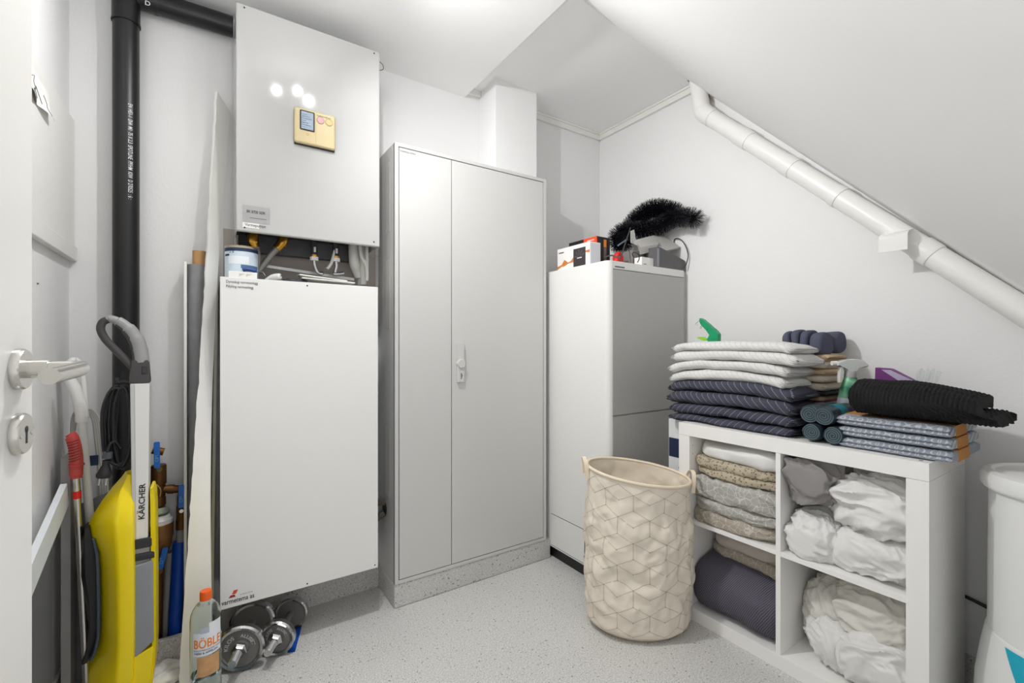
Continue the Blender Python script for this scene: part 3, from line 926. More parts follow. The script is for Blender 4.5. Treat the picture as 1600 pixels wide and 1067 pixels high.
V1 = mb.grid(lambda u, v: bd(u, v, 0), 6, 90)
V2 = mb.grid(lambda u, v: bd(u, v, 1), 6, 90)
for j in range(90):
    mb.bm.faces.new((V1[j][0], V1[j + 1][0], V2[j + 1][0], V2[j][0]))
    mb.bm.faces.new((V1[j][-1], V1[j + 1][-1], V2[j + 1][-1], V2[j][-1]))
for i in range(6):
    mb.bm.faces.new((V1[0][i], V1[0][i + 1], V2[0][i + 1], V2[0][i]))
    mb.bm.faces.new((V1[-1][i], V1[-1][i + 1], V2[-1][i + 1], V2[-1][i]))
tag(mb.build('leaning_board', M_BOARD, smooth=50), 'tall white painted board leaning beside the heat pump, its left edge chipped', 'board')
# narrow strip standing behind it, close to the cabinet
b0, t0 = P(336.5, 1060, Z=0), P(349, 440, Y=2.03)
b0 = Vector((.010, 1.93, 0)); t0 = Vector((.028, 2.045, 1.36))
mb = MB()
d = Vector((.0045, 0, 0)); e = Vector((0, .03, 0))
mb.hexa([b0 - d - e, b0 + d - e, b0 + d + e, b0 - d + e], [t0 - d - e, t0 + d - e, t0 + d + e, t0 - d + e])
tag(mb.build('thin_strip', M_BOARDGREEN, smooth=0), 'thin pale strip squeezed between the leaning board and the pipe cover cabinet', 'strip')
# roll and white strip further left
cx = P(309, 500, Y=2.0).x
root = thing('wrapped_roll', 'tall grey wrapped roll with a cardboard core standing behind the leaning board', 'roll', (cx, 2.03, 0))
mb = MB()
zt = P(305, 412, Y=1.99).z


def roll(u, v):
    a = 2 * math.pi * u
    z = v * zt
    r = .033 + .0022 * nz(math.cos(a) * 2, math.sin(a) * 2, z * 14) + .0012 * nz(math.cos(a) * 6, math.sin(a) * 6, z * 40)
    return Vector((cx + r * math.cos(a), 2.03 + r * math.sin(a), z))


V = mb.grid(roll, 36, 120, True)
mb.bm.faces.new(V[-1]); mb.bm.faces.new(V[0])
mb.build('wrapping', M_FOILGREY, root, smooth=70)
MB().lathe([(0, zt - .01), (.0225, zt - .01), (.0225, zt + .052), (.018, zt + .052), (.018, zt - .005), (0, zt - .005)], (cx + .006, 2.03, 0), 28).build('cardboard_core', M_CARDTUBE, root)
a = P(290.5, 411, Y=2.03)
tag(MB().box(a.x - .005, a.x + .004, 1.995, 2.06, 0, a.z, .001).build('white_strip', M_BOARD), 'narrow white strip standing left of the grey wrapped roll', 'strip')

# ================================================================= LEFT CORNER BOARDS
mb = MB()
a, b = P(101, 772, X=-.352), P(41, 912, X=-.352)
dirv = (b - a).normalized(); up = Vector((1, 0, 0)).cross(dirv).normalized()
if up.z < 0: up = -up
far = b + dirv * .55
cen = (a + far) / 2
tag(MB().obox(cen, (far - a) / 2, Vector((.008, 0, 0)), up * .036, .0015).build('sloping_board', M_BLUEWHITE), 'cool white board sloping down along the left wall behind the door', 'board')
tag(MB().hexa([(-.384, 1.16, 0), (-.374, 1.16, 0), (-.374, 1.84, 0), (-.384, 1.84, 0)], [(-.384, 1.16, .30), (-.374, 1.16, .30), (-.374, 1.84, .60), (-.384, 1.84, .60)]).build('gloss_panel', M_DARKPANEL, smooth=0), 'grey glossy panel standing against the left wall below the sloping board', 'panel')
a, b = P(90, 730, X=-.345), P(107, 730, X=-.345)
tag(MB().box(-.362, -.340, 1.865, 1.955, 0, P(98, 722, X=-.345).z, .002).build('upright_board', M_GREYWOOD), 'grey upright board standing behind the red-gripped pole', 'board')
tag(MB().hexa([(-.37, 1.935, 0), (-.285, 1.935, 0), (-.285, 1.945, 0), (-.37, 1.945, 0)], [(-.355, 1.955, .60), (-.255, 1.955, .64), (-.255, 1.963, .64), (-.355, 1.963, .60)]).build('grey_sheet', M_DARKPANEL, smooth=0), 'dark grey sheet leaning behind the mop poles in the corner', 'panel')

# curled paper note on the wall panel
XN = -.3695
mb = MB()
c0, c1 = P(36, 60, X=XN), P(78, 165, X=XN)
pa = [P(30, 35, X=XN), P(83, 120, X=XN)]
za0, zb0 = 1.812, 1.735
ya0, yb0 = P(22, 60, X=XN).y, P(76, 150, X=XN).y


def note(u, v):
    y = ya0 + (yb0 - ya0) * u
    z = za0 - (za0 - zb0) * v - .012 * u * 0
    curl = .014 * (v ** 3) * abs(math.sin(u * math.pi * 1.55 + .25))
    return Vector((XN + .0006 + curl, y, z + .25 * curl))


V = mb.grid(note, 40, 16)
nt_ = tag(mb.build('paper_note', M_PAPER, smooth=80), 'curled white paper note with pencil marks stuck to the left wall panel', 'note')
for pts in ([(.45, .25), (.52, .15), (.50, .38), (.56, .52), (.50, .6)], [(.52, .55), (.60, .75), (.55, .8), (.48, .62)], [(.56, .42), (.70, .82)], [(.80, .35), (.88, .52), (.86, .72), (.92, .92)]):
    MB().tube(bez([note(*q) + Vector((.0004, 0, 0)) for q in pts], 5), .0007, 4).build('pencil_mark', M_INK, nt_)
q = P(58, 443, X=XL)
tag(MB().lathe([(0, 0), (.003, 0), (.002, .003), (0, .004)], (XL, q.y, q.z), 10, (1, 0, 0)).build('wall_hook', M_GREYINK), 'tiny hook screwed into the left wall below the panel', 'hook')

# ================================================================= WATER INLET
YW = 2.035


def W(px, py, y=YW): return P(px, py, Y=y)


def lever(root, pt, pb, y, wname='lever_handle'):
    a, b = P(*pt, Y=y), P(*pb, Y=y)
    d = (b - a); L = d.length; d.normalize()
    sd = Vector((d.z, 0, -d.x)).normalized()
    MB().prism([(-.0085, .004), (-.006, 0), (.006, 0), (.0085, .004), (.0085, L - .004), (.006, L), (-.006, L), (-.0085, L - .004)], a, sd, d, (0, -.006, 0), bev=.0015).build(wname, M_BLUE, root)
    t = text('lever_print', 'CIM', mat('pale_blue_print', (120, 180, 230), .5), a.lerp(b, .75) + Vector((.004, -.0062, 0)), (0, 0, 1), (-1, 0, 0), .013, root, .004)


root = thing('inlet_valve', 'brass water valve with upright blue lever and round meter below, left of two', 'valve', W(248, 800))
lever(root, (245, 690), (245.5, 731), 2.0)
mb = MB()
a = W(248, 727)
for (px, y0, y1, r) in ((248, 726, 757, .0225), (248, 757, 776, .0195), (248, 776, 790, .021)):
    p0, p1 = W(px, y0), W(px, y1)
    mb.lathe([(0, 0), (r * .9, 0), (r, .004), (r, (p0.z - p1.z) - .004), (r * .9, p0.z - p1.z), (0, p0.z - p1.z)], (p0.x, YW, p1.z), 24)
mb.tube([W(238, 703), W(256, 706)], .013, 16)
mb.build('valve_body', M_BRONZE, root)
p = W(249, 733, 2.011)
MB().lathe([(0, 0), (.0095, 0), (.0095, .005), (0, .005)], p, 6, (0, -1, 0)).build('lever_nut', M_CHROME, root)
mb = MB().tube([W(250, 764), W(288, 764)], .0135, 18).tube([W(262, 764), W(272, 764)], .016, 18)
mb.build('branch_pipe', M_BRONZE, root)
MB().tube(bez([W(245, 757, 2.0), W(251, 765, 2.005), W(250, 776, 2.01)], 5), .0016, 6).build('seal_wire', mat('yellow_wire', (206, 178, 120), .6), root)
p0, p1 = W(249, 792), W(249, 800)
MB().lathe([(0, 0), (.027, 0), (.030, .006), (.024, .016), (.018, .022), (0, .022)], (p0.x, YW, p1.z - .004), 30).build('flange', mat('verdigris_metal', (150, 158, 140), .6, .4, var=.3, vscale=60), root)
mb = MB()
p0, p1 = W(251, 801), W(251, 815)
mt = MB().lathe([(0, 0), (.036, 0), (.036, .014), (.030, .020), (.028, .028), (0, .028)], (p0.x, YW - .005, p1.z - .003), 32).build('meter_cover', M_TRIM, root)
p0, p1 = W(251, 815), W(251, 872)
hh = p0.z - p1.z
MB().lathe([(0, 0), (.012, .0), (.024, hh * .18), (.033, hh * .4), (.034, hh * .55), (.0375, hh * .62), (.0375, hh * .97), (.034, hh), (0, hh)], (p0.x, YW - .005, p1.z), 32).build('meter_body', mat('dull_brass', (150, 108, 66), .5, .7, var=.2, vscale=30), root)
MB().tube([W(249, 872), W(247, 1005)], .013, 14).build('supply_pipe', M_BRONZE, root)
mb = MB()
a, b = W(257, 856, 1.985), W(249, 889, 1.985)
root2 = thing('lower_lever', 'blue lever slanting below the round water meter', 'valve', a)
lever(root2, (259, 855), (250, 889), 1.99)
MB().cyl(W(250, 893, 1.992), W(250, 893, 2.024), .008).build('stem', M_BRONZE, root2)
root = thing('branch_valve', 'brass water valve with blue lever above the blue hose, right of two', 'valve', W(283, 800))
lever(root, (283.5, 757), (283, 793), 2.0)
mb = MB()
for (y0, y1, r) in ((790, 812, .0145), (812, 826, .016)):
    p0, p1 = W(283, y0), W(283, y1)
    mb.lathe([(0, 0), (r, 0), (r, p0.z - p1.z), (0, p0.z - p1.z)], (p0.x, YW, p1.z), 20)
mb.tube([W(285, 764), W(283, 780), W(283, 792)], .0125, 14)
mb.build('valve_body', M_BRONZE, root)
MB().lathe([(0, 0), (.007, 0), (.007, .004), (0, .004)], W(283.5, 798, 2.019), 6, (0, -1, 0)).build('lever_nut', M_CHROME, root)
MB().cyl(W(282, 825), W(281.5, 848), .0125).build('tail_pipe', M_GREY, root)
tag(MB().tube([W(281, 846), W(278, 900), W(274, 960), W(273, 1000)], .0215, 20).build('blue_hose', M_HOSEBLUE), 'thick blue water hose coming up out of the floor by the kerb', 'hose')
tag(MB().tube([W(266, 862, 2.05), W(260, 960, 2.05), W(258, 1000, 2.05)], .015, 16).build('grey_conduit', M_GREY), 'grey plastic conduit between water meter and blue hose', 'pipe')

# ================================================================= WHITE STEAM MOP
YM = 1.93


def Mp(px, py, y=YM): return P(px, py, Y=y)


root = thing('steam_mop', 'white long-handled mop with looped grip and coiled pale cable in the left corner', 'mop', (Mp(150, 1000).x, YM, 0))
pts = [Mp(*q) for q in ((129, 652), (124, 628), (116, 606), (108, 590), (106, 576), (111, 566), (120, 562))]
MB().tube(bez(pts, 8), [.0165] * 9 + [.0155] * 9 + [.0145] * 9 + [.0125] * 9 + [.011] * 9 + [.0095] * 4, 18).build('grip', M_PIPEWHITE, root)
pts = [Mp(*q, 1.945) for q in ((117, 560), (125, 570), (130, 590), (132.5, 616), (134, 640))]
MB().tube(bez(pts, 8), .0072, 14).build('grip_brace', M_PIPEWHITE, root)
a, b = Mp(128, 655), Vector((Mp(165, 900).x, 1.90, 0.015))
MB().cyl(a, b, .011, .011, 20).build('pole', M_TRIM, root)
MB().cyl(a + Vector((0, 0, .01)), a - Vector((0, 0, .008)), .0172, .0155, 22).build('pole_collar', M_PIPEWHITE, root)
for k in range(4):
    o = 3.2 * k
    p = [Mp(116 - k, 700, 1.962), Mp(112 + k * 1.5, 668, 1.965), Mp(117 + k * 2, 645, 1.965), Mp(133 + o * .8, 636 + k, 1.965), Mp(145 + o, 655, 1.968), Mp(150 + o * 1.1, 690, 1.97), Mp(155 + o * 1.2, 740, 1.972), Mp(157 + o * 1.2, 800, 1.972)]
    MB().tube(bez(p, 7), .0042, 8).build('cable_loop', mat('pale_grey_cable', (176, 175, 171), .5), root)
q = P(140, 720, Y=1.952)
MB().box(q.x - .024, q.x + .021, 1.948, 1.958, q.z - .016, q.z + .016, .002).build('cable_clip', M_NAVY, root)
MB().obox(b + Vector((0, -.03, .02)), (.09, 0, 0), (0, .05, 0), (0, 0, .02), .01).build('mop_head', M_PIPEWHITE, root)

# ================================================================= RED-GRIPPED POLE
YR = 1.85


def Rp(px, py, y=YR): return P(px, py, Y=y)


root = thing('gripper_pole', 'thin metal pole with a ribbed red plastic grip beside the white mop', 'pole', (Rp(140, 1000).x, YR, 0))
pts = [Rp(*q) for q in ((106, 679), (112, 683), (116, 694), (118.5, 708), (119.5, 722), (119, 738), (119, 747))]
MB().tube(bez(pts, 8), [.007] * 4 + [.0135] * 40 + [.012] * 5, 16, flat=1.15).build('grip', M_RED, root)
for k in range(8):
    q = Rp(114.5 + min(k, 5) * .7, 689 + k * 4.2, YR)
    MB().tube([q + Vector((-.0128, -.0085, -.003)), q + Vector((0, -.0165, 0)), q + Vector((.0125, -.0095, .004))], .0011, 6).build('grip_rib', mat('dark_red_plastic', (84, 20, 20), .6), root)
q = Rp(119.5, 728)
MB().lathe([(.008, 0), (.0185, .001), (.0185, .006), (.008, .008)], q, 20).build('grip_guard', M_RED, root)
a, b = Rp(119, 745), Vector((Rp(139, 850).x, 1.84, 0.0))
MB().cyl(a, b, .0085, .0085, 16).build('pole', M_STEEL, root)
dv = (b - a).normalized()
s0 = (a.z - Rp(121, 767).z)
MB().cyl(a + dv * (s0 - .0), a + dv * (s0 + .022), .0098, .0098, 16).build('tape', M_REDTAPE, root)

# ================================================================= YELLOW FLOOR CLEANER
YK = 1.80


def K(px, py, y=YK): return P(px, py, Y=y)


root = thing('floor_cleaner', 'yellow and grey upright floor cleaner with looped handle and black cable', 'floor cleaner', (K(190, 1067).x, YK, 0))
# handle loop
pts = [K(*q) for q in ((207, 574), (196, 562), (180, 546), (165, 530), (157.5, 515), (160, 504), (168, 499.5))]
MB().tube(bez(pts, 8), [.010] * 9 + [.0105] * 40, 16).build('handle_lower_arm', M_DGREY, root)
pts = [K(*q) for q in ((163, 500.5), (174, 498.5), (188, 504), (203, 516), (214, 532), (219, 550), (221, 566))]
hb = MB().tube(bez(pts, 8), [.009] * 6 + [.0115] * 8 + [.015] * 8 + [.018] * 8 + [.0195] * 8 + [.020] * 11, 18).build('handle_grip', M_GREY, root)
pts = [K(*q, YK - .006) for q in ((182, 506), (195, 517), (206, 533), (211, 549), (212, 562))]
MB().tube(bez(pts, 8), [.006] * 8 + [.0085] * 16 + [.009] * 9, 12).build('handle_inlay', M_DGREY, root)
a, b = K(203, 562), K(235, 598)
MB().hexa([(K(202, 598).x, YK - .024, b.z), (K(235.5, 598).x, YK - .024, b.z), (K(235.5, 598).x, YK + .03, b.z), (K(202, 598).x, YK + .03, b.z)],
          [(K(206, 558).x, YK - .018, a.z), (K(232.5, 556).x, YK - .018, a.z), (K(232.5, 556).x, YK + .022, a.z), (K(206, 558).x, YK + .022, a.z)], bev=.006).build('handle_neck', M_DGREY, root)
q = K(226, 578, YK - .0235)
MB().box(q.x - .007, q.x + .007, YK - .0245, YK - .021, q.z - .012, q.z + .012, .002).build('release_button', M_INK, root)
# shaft
zt, zb = K(220, 598).z, K(220, 842).z
x0t, x1t, x0b, x1b = K(204.5, 598).x, K(235.5, 598).x, K(208, 842).x, K(233, 842).x
mb = MB().hexa([(x0b, YK - .024, zb), (x1b, YK - .024, zb), (x1b, YK + .026, zb), (x0b, YK + .026, zb)], [(x0t, YK - .024, zt), (x1t, YK - .024, zt), (x1t, YK + .026, zt), (x0t, YK + .026, zt)], bev=.004)
sh = mb.build('shaft', M_LGREY, root)
MB().hexa([(x0b + .010, YK - .0255, zb + .01), (x1b - .001, YK - .0255, zb + .01), (x1b - .001, YK - .02, zb + .01), (x0b + .010, YK - .02, zb + .01)], [(x0t + .012, YK - .0255, zt - .002), (x1t - .001, YK - .0255, zt - .002), (x1t - .001, YK - .02, zt - .002), (x0t + .012, YK - .02, zt - .002)]).build('shaft_strip', M_TRIM, sh)
q = K(225.5, 811, YK - .026)
text('shaft_lettering', 'KÄRCHER', M_INK, (q.x, YK - .0262, q.z), (.02, 0, 1), (-1, 0, .02), .0205, sh, .02, sx=1.18)
# black joint and grey tank
mb = MB()
za, zb2 = K(225, 836).z, K(225, 869).z
mb.box(K(208, 850).x, K(243, 850).x, YK - .031, YK + .03, za - .030, za, .004).box(K(209, 860).x, K(244, 860).x, YK - .035, YK + .03, zb2, zb2 + .022, .005)
mb.build('joint', M_INK, root)
zt2, zb3 = K(226, 872).z, K(226, 1012).z
mb = MB().hexa([(K(210, 1012).x, YK - .036, zb3 - .012), (K(243, 1012).x, YK - .036, zb3 + .03), (K(243, 1012).x, YK + .03, zb3 + .03), (K(210, 1012).x, YK + .03, zb3 - .012)],
                [(K(210, 880).x, YK - .036, zt2 - .004), (K(242, 880).x, YK - .036, zt2 + .004), (K(242, 880).x, YK + .03, zt2 + .004), (K(210, 880).x, YK + .03, zt2 - .004)], bev=.008)
mb.build('water_tank', mat('tank_grey', (146, 149, 154), .3), root)
MB().box(K(212, 870).x, K(236, 870).x, YK - .028, YK + .02, zt2 - .01, za - .02, .004).build('tank_neck', M_GREY, root)
# yellow shell
prof = [(744, 196, 199, 203), (752, 190, 196, 203), (766, 176, 189, 207), (785, 160, 184, 208.5), (805, 146, 181, 209.5), (822, 137, 180.5, 210), (834, 136, 181, 210), (846, 140, 182, 210), (860, 147, 183, 210.5), (885, 151.5, 184, 211), (940, 153.5, 185, 211), (995, 154, 185, 211), (1018, 150, 184, 210.5), (1034, 140, 183, 210), (1048, 131, 182, 209.5), (1068, 128, 180, 208), (1088, 130, 180, 208)]
rings = []
for (yy, xl, xr_, xe) in prof:
    z = K(190, yy).z
    L, Rr, E_ = K(xl, yy, YK + .06), K(xr_, yy, YK - .045), K(xe, yy, YK - .040)
    B = K(xe, yy, YK + .07)
    k = min(1.0, (yy - 740) / 60)
    yl = YK + .06
    pts = [Vector((L.x, YK + .06, z)), Vector((L.x + (Rr.x - L.x) * .5, YK + .06 - .105 * .62 * k - .03 * (1 - k), z)), Vector((Rr.x - .006, YK + .015 - .055 * k, z)), Vector((Rr.x + .006, YK + .012 - .0575 * k, z)), Vector((E_.x - .004, YK + .010 - .052 * k, z)), Vector((E_.x, YK + .012 - .047 * k, z)), Vector((E_.x, YK + .06, z)), Vector(((L.x + E_.x) / 2, YK + .075, z))]
    rings.append(pts)
MB().ring_surface(rings, True, True).build('yellow_shell', M_YELLOW, root, smooth=32)
# seam and lower foot line
for l in ([(197, 750), (186, 770), (160, 800), (142, 826)], ):
    pass
# right fin of the shell
prof2 = [(758, 236, 240), (768, 236, 243), (790, 236.5, 244.5), (900, 238, 245.5), (1000, 239, 245.5), (1030, 238, 244.5), (1052, 233, 241), (1064, 229, 237)]
rings = []
for yy, a_, b_ in prof2:
    z = K(240, yy).z
    A, B = K(a_, yy, YK), K(b_, yy, YK)
    rings.append([Vector((A.x, YK - .03, z)), Vector((B.x - .002, YK - .034, z)), Vector((B.x, YK - .026, z)), Vector((B.x, YK + .055, z)), Vector((A.x, YK + .055, z))])
MB().ring_surface(rings, True, True).build('yellow_fin', M_YELLOW, root, smooth=32)
# dark rear band and grey stripe along the left edge
prof3 = [(828, 131, 141), (850, 124, 146), (880, 119, 152), (905, 118, 154), (925, 122, 156), (950, 129, 157), (985, 133, 157), (1010, 132, 153), (1030, 127, 146), (1043, 125, 138)]
rings = []
for yy, a_, b_ in prof3:
    z = K(140, yy).z
    A, B = K(a_, yy, YK + .05), K(b_, yy, YK + .05)
    rings.append([Vector((A.x, YK + .052, z)), Vector((A.x + (B.x - A.x) * .5, YK + .026, z)), Vector((B.x, YK + .030, z)), Vector((B.x, YK + .078, z)), Vector((A.x + .004, YK + .082, z))])
MB().ring_surface(rings, True, True).build('rear_band', M_BLACK, root, smooth=40)
prof4 = [(846, 143, 149), (870, 147.5, 154.5), (900, 149, 156), (950, 150, 157), (1000, 150, 156.5), (1024, 145, 152), (1036, 139, 145)]
rings = []
for yy, a_, b_ in prof4:
    z = K(140, yy).z
    A, B = K(a_, yy, YK + .02), K(b_, yy, YK + .02)
    rings.append([Vector((A.x, YK + .022, z)), Vector((A.x + .004, YK + .010, z)), Vector((B.x, YK + .008, z)), Vector((B.x, YK + .05, z)), Vector((A.x, YK + .05, z))])
MB().ring_surface(rings, True, True).build('side_stripe', mat('slate_plastic', (86, 100, 112), .45), root, smooth=40)
MB().hexa([(K(206, 1090).x, YK - .038, K(206, 1090).z), (K(234, 1090).x, YK - .038, K(206, 1090).z), (K(234, 1090).x, YK + .05, K(206, 1090).z), (K(206, 1090).x, YK + .05, K(206, 1090).z)],
          [(K(209, 1018).x, YK - .034, K(209, 1018).z), (K(242, 1004).x, YK - .034, K(242, 1000).z), (K(242, 1004).x, YK + .04, K(242, 1000).z), (K(209, 1018).x, YK + .04, K(209, 1018).z)], bev=.003).build('yellow_foot', M_YELLOW, root)
# floor head below the frame
MB().box(K(130, 1067).x, K(236, 1067).x, YK - .06, YK + .07, .012, K(190, 1084).z, .012).build('floor_head', M_YELLOW, root)
ra = K(130, 1067).x; rb = K(236, 1067).x
MB().cyl((ra + .005, YK - .055, .034), (rb - .005, YK - .055, .034), .034, .034, 24).build('roller', mat('grey_microfibre', (150, 150, 154), .95), root)
# cable wound on the hook
for k in range(8):
    r0 = random.Random(k)
    xo = -9 + 2.6 * k
    yo = YK - .002 + .0075 * (k % 3)
    top = K(190 + xo * .55 + 2, 603 + r0.uniform(-1, 4), yo); bot = K(191 + xo * .5, 733 - r0.uniform(0, 10), yo)
    wl = K(190 + xo, 660, yo).x - K(203, 660, yo).x
    p = []
    n = 26
    for i in range(n + 1):
        a = 2 * math.pi * i / n
        cx_ = (top.x + bot.x) / 2; cz_ = (top.z + bot.z) / 2
        hx_ = (.019 + .0026 * (7 - k)) * .9; hz_ = (top.z - bot.z) / 2
        p.append(Vector((cx_ - .006 + hx_ * sgnpow(math.sin(a), .8) + .003 * nz(k, i * .4, 0), yo + .006 * math.sin(a + k), cz_ + hz_ * sgnpow(math.cos(a), .95) + .004 * nz(i * .3, k, 5))))
    MB().tube(bez(p, 2), .0039, 8).build('cable_loop', M_RUBBER, root)
MB().tube(bez([K(203, 598, YK), K(194, 596, YK), K(186, 597, YK), K(183, 590, YK)], 5), .006, 10).build('cable_hook', M_BLACK, root)
pg = MB().lathe([(0, 0), (.016, 0), (.0185, .004), (.0185, .012), (.015, .018), (.011, .03), (.0085, .036), (.0085, .05), (0, .05)], K(162, 746, YK - .025) , 20, (.12, 0, 1)).build('plug', M_BLACK, root)
mb = MB()
mb.lathe([(0, 0), (.0115, 0), (.0115, .018), (0, .018)], K(167, 716, YK - .025), 8, (.12, 0, 1))
mb.build('plug_cap', mat('slate_grey_plastic', (70, 74, 82), .5), pg)
for k in (-1, 1):
    q = K(162 + 5.5 * k, 746, YK - .025)
    MB().cyl(q + Vector((0, 0, .002)), q + Vector((-.003, 0, -.022)), .0024).build('plug_pin', M_CHROME, pg)
MB().tube(bez([K(168, 706, YK - .025), K(172, 694, YK - .018), K(180, 690, YK - .01), K(188, 700, YK)], 6), .0039, 8).build('cable_tail', M_RUBBER, root)

# crumpled white paper bag on the floor in front
q = P(262, 1062, Z=0)
tag(crumple((q.x - .01, q.y + .01, .016), (.062, .055, .016), 3.3, .012, 12, 50, 30, folds=.006, lim=((None, None), (None, None), (.001, None))).build('paper_bag', M_PAPER, smooth=30), 'crumpled white paper bag on the floor between floor cleaner and board', 'bag')

# ================================================================= WATER BOTTLE
bc = Vector((-.0045, 1.672, 0))
root = thing('water_bottle', 'clear plastic water bottle with orange cap and white label on the floor', 'bottle', bc)
prof = [(.0, .0), (.026, .0), (.036, .004), (.0405, .016), (.0405, .05), (.0385, .058), (.0405, .066), (.0405, .082), (.038, .09), (.0405, .10), (.041, .19), (.0405, .282), (.0385, .298), (.033, .313), (.0245, .326), (.0165, .334), (.0142, .338), (.0136, .350)]
inner = [(max(r - .0012, .001), z + .0012) for r, z in prof[1:]]
MB().lathe(prof + inner[::-1] + [(0, .0015)], bc, 44, cap=False).build('shell', M_CLEAR, root, smooth=60)
MB().lathe([(0, .339), (.0155, .339), (.0158, .341), (.0158, .3605), (.0145, .365), (0, .3657)], bc, 30).build('cap', M_ORANGE, root)
wr = [(.0, .002)] + [(r - .0018, z) for r, z in prof[2:9]] + [(.0385, .118), (0, .1185)]
MB().lathe(wr, bc, 40).build('water', M_WATER, root, smooth=60)


def bwrap(a0, z0, r=.0418):
    def fn(x, y):
        a = a0 + x / r
        return Vector((bc.x + r * math.sin(a), bc.y - r * math.cos(a), z0 + y))
    return fn


lb = arc(-.85, 1.1, .0414, .190, .258, bc, 30).build('label', mat('bottle_label', (226, 230, 236), .45), root)
arc(.2, 1.1, .0414, .256, .284, bc, 12).build('label_corner', mat('bottle_label', (226, 230, 236), .45), lb)
arc(-.35, .22, .0415, .256, .272, bc, 12).build('label_picture', mat('label_grey', (176, 186, 198), .5), lb)
text('label_title', 'BÖBLE', M_ORANGEINK, (0, 0, 0), (1, 0, 0), (0, 0, 1), .036, lb, .02, sx=.72, wrap=bwrap(-.80, .214))
text('label_subtitle', 'KULLSYREHOLDIG VANN', M_NAVY, (0, 0, 0), (1, 0, 0), (0, 0, 1), .0068, lb, .01, wrap=bwrap(-.78, .205))
text('label_subtitle', 'PÆRE & APPELSIN', M_NAVY, (0, 0, 0), (1, 0, 0), (0, 0, 1), .0082, lb, .02, wrap=bwrap(-.74, .196))
arc(-.55, .95, .0413, .128, .186, bc, 24).build('orange_print', mat('peel_print', (196, 150, 104), .6, var=.35, vscale=40), lb)

# ================================================================= DUMBBELLS


def dumbbell(front, dirv, R, lab, grp):
    f = Vector((front[0], front[1], 0)); d = Vector((dirv[0], dirv[1], 0)).normalized()
    root = thing('dumbbell', lab, 'dumbbell', (f.x, f.y, 0), grp)
    c = Vector((f.x, f.y, R))
    MB().cyl(c - d * .085, c + d * .225, .0125, .0125, 20).build('bar', M_IRON, root)
    for nm, s0, s1 in (('threaded_end', -.088, -.035), ('threaded_end', .19, .235)):
        n = 40
        MB().tube([c + d * (s0 + (s1 - s0) * i / n) for i in range(n + 1)], [.0132 if i % 2 else .0118 for i in range(n + 1)], 18).build(nm, M_CHROME, root)
    for side, s in ((-1, .0), (1, .15)):
        p = c + d * s
        a = d * side
        pl = MB().lathe([(0, -.010), (R * .72, -.010), (R * .84, -.010), (R * .84, .008), (R * .80, .010), (R * .74, .006), (R * .36, .006), (R * .34, .014), (R * .24, .014), (0, .014)], p, 44, a).build('plate', M_IRON, root)
        MB().lathe([(R * .82, -.012), (R * .93, -.015), (R, -.009), (R, .009), (R * .93, .015), (R * .82, .012), (R * .82, -.012)], p, 48, a, cap=False).build('chrome_rim', M_CHROME, pl)
        nut = [(r, h) for r, h in ((0, .014), (.026, .014), (.026, .022), (.020, .028), (.0165, .034), (0, .034))]
        MB().lathe(nut, p, 6, a).build('star_nut', M_CHROME, root)
        u = Vector((0, 0, 1)); v = a.cross(u).normalized() * -1
        v = u.cross(a).normalized()

        def wrapn(ang, rr):
            def fn(x, y, p=p, a=a, u=u, v=v):
                q = ang - x / rr
                r = rr + y
                return p + a * .0072 + (u * math.sin(q) + v * math.cos(q)) * r
            return fn
        if side == -1:
            text('plate_lettering', 'KILOS', M_WHITEINK, (0, 0, 0), (1, 0, 0), (0, 0, 1), R * .22, pl, .02, wrap=wrapn(3.25, R * .48))
            text('plate_lettering', 'ALLISET', M_WHITEINK, (0, 0, 0), (1, 0, 0), (0, 0, 1), R * .2, pl, .02, wrap=wrapn(1.55, R * .48))
    return root


dumbbell((.094, 1.815), (.055, .165), .077, 'larger chrome-rimmed dumbbell lying under the cover cabinet, next to the bottle', 'dumbbells on the floor')
dumbbell((.208, 1.832), (.075, .152), .0615, 'smaller chrome-rimmed dumbbell lying under the cover cabinet, on the leaflet\'s blue edge', 'dumbbells on the floor')
zl = .0015
pts = [P(394, 1026, Z=0), P(450, 1020, Z=0), P(464, 968, Z=0), P(414, 972, Z=0)]
root = tag(MB().hexa([q + Vector((0, 0, .0002)) for q in pts], [q + Vector((0, 0, zl)) for q in pts]).build('leaflet', M_PAPER, smooth=0), 'white leaflet with a blue edge lying under the dumbbells', 'leaflet')
pts = [P(449, 1020.5, Z=0), P(461, 1018.5, Z=0), P(475, 965, Z=0), P(463, 968, Z=0)]
MB().hexa([q + Vector((0, 0, .0003)) for q in pts], [q + Vector((0, 0, zl + .0003)) for q in pts]).build('blue_edge', M_TAPEBLUE, root, smooth=0)
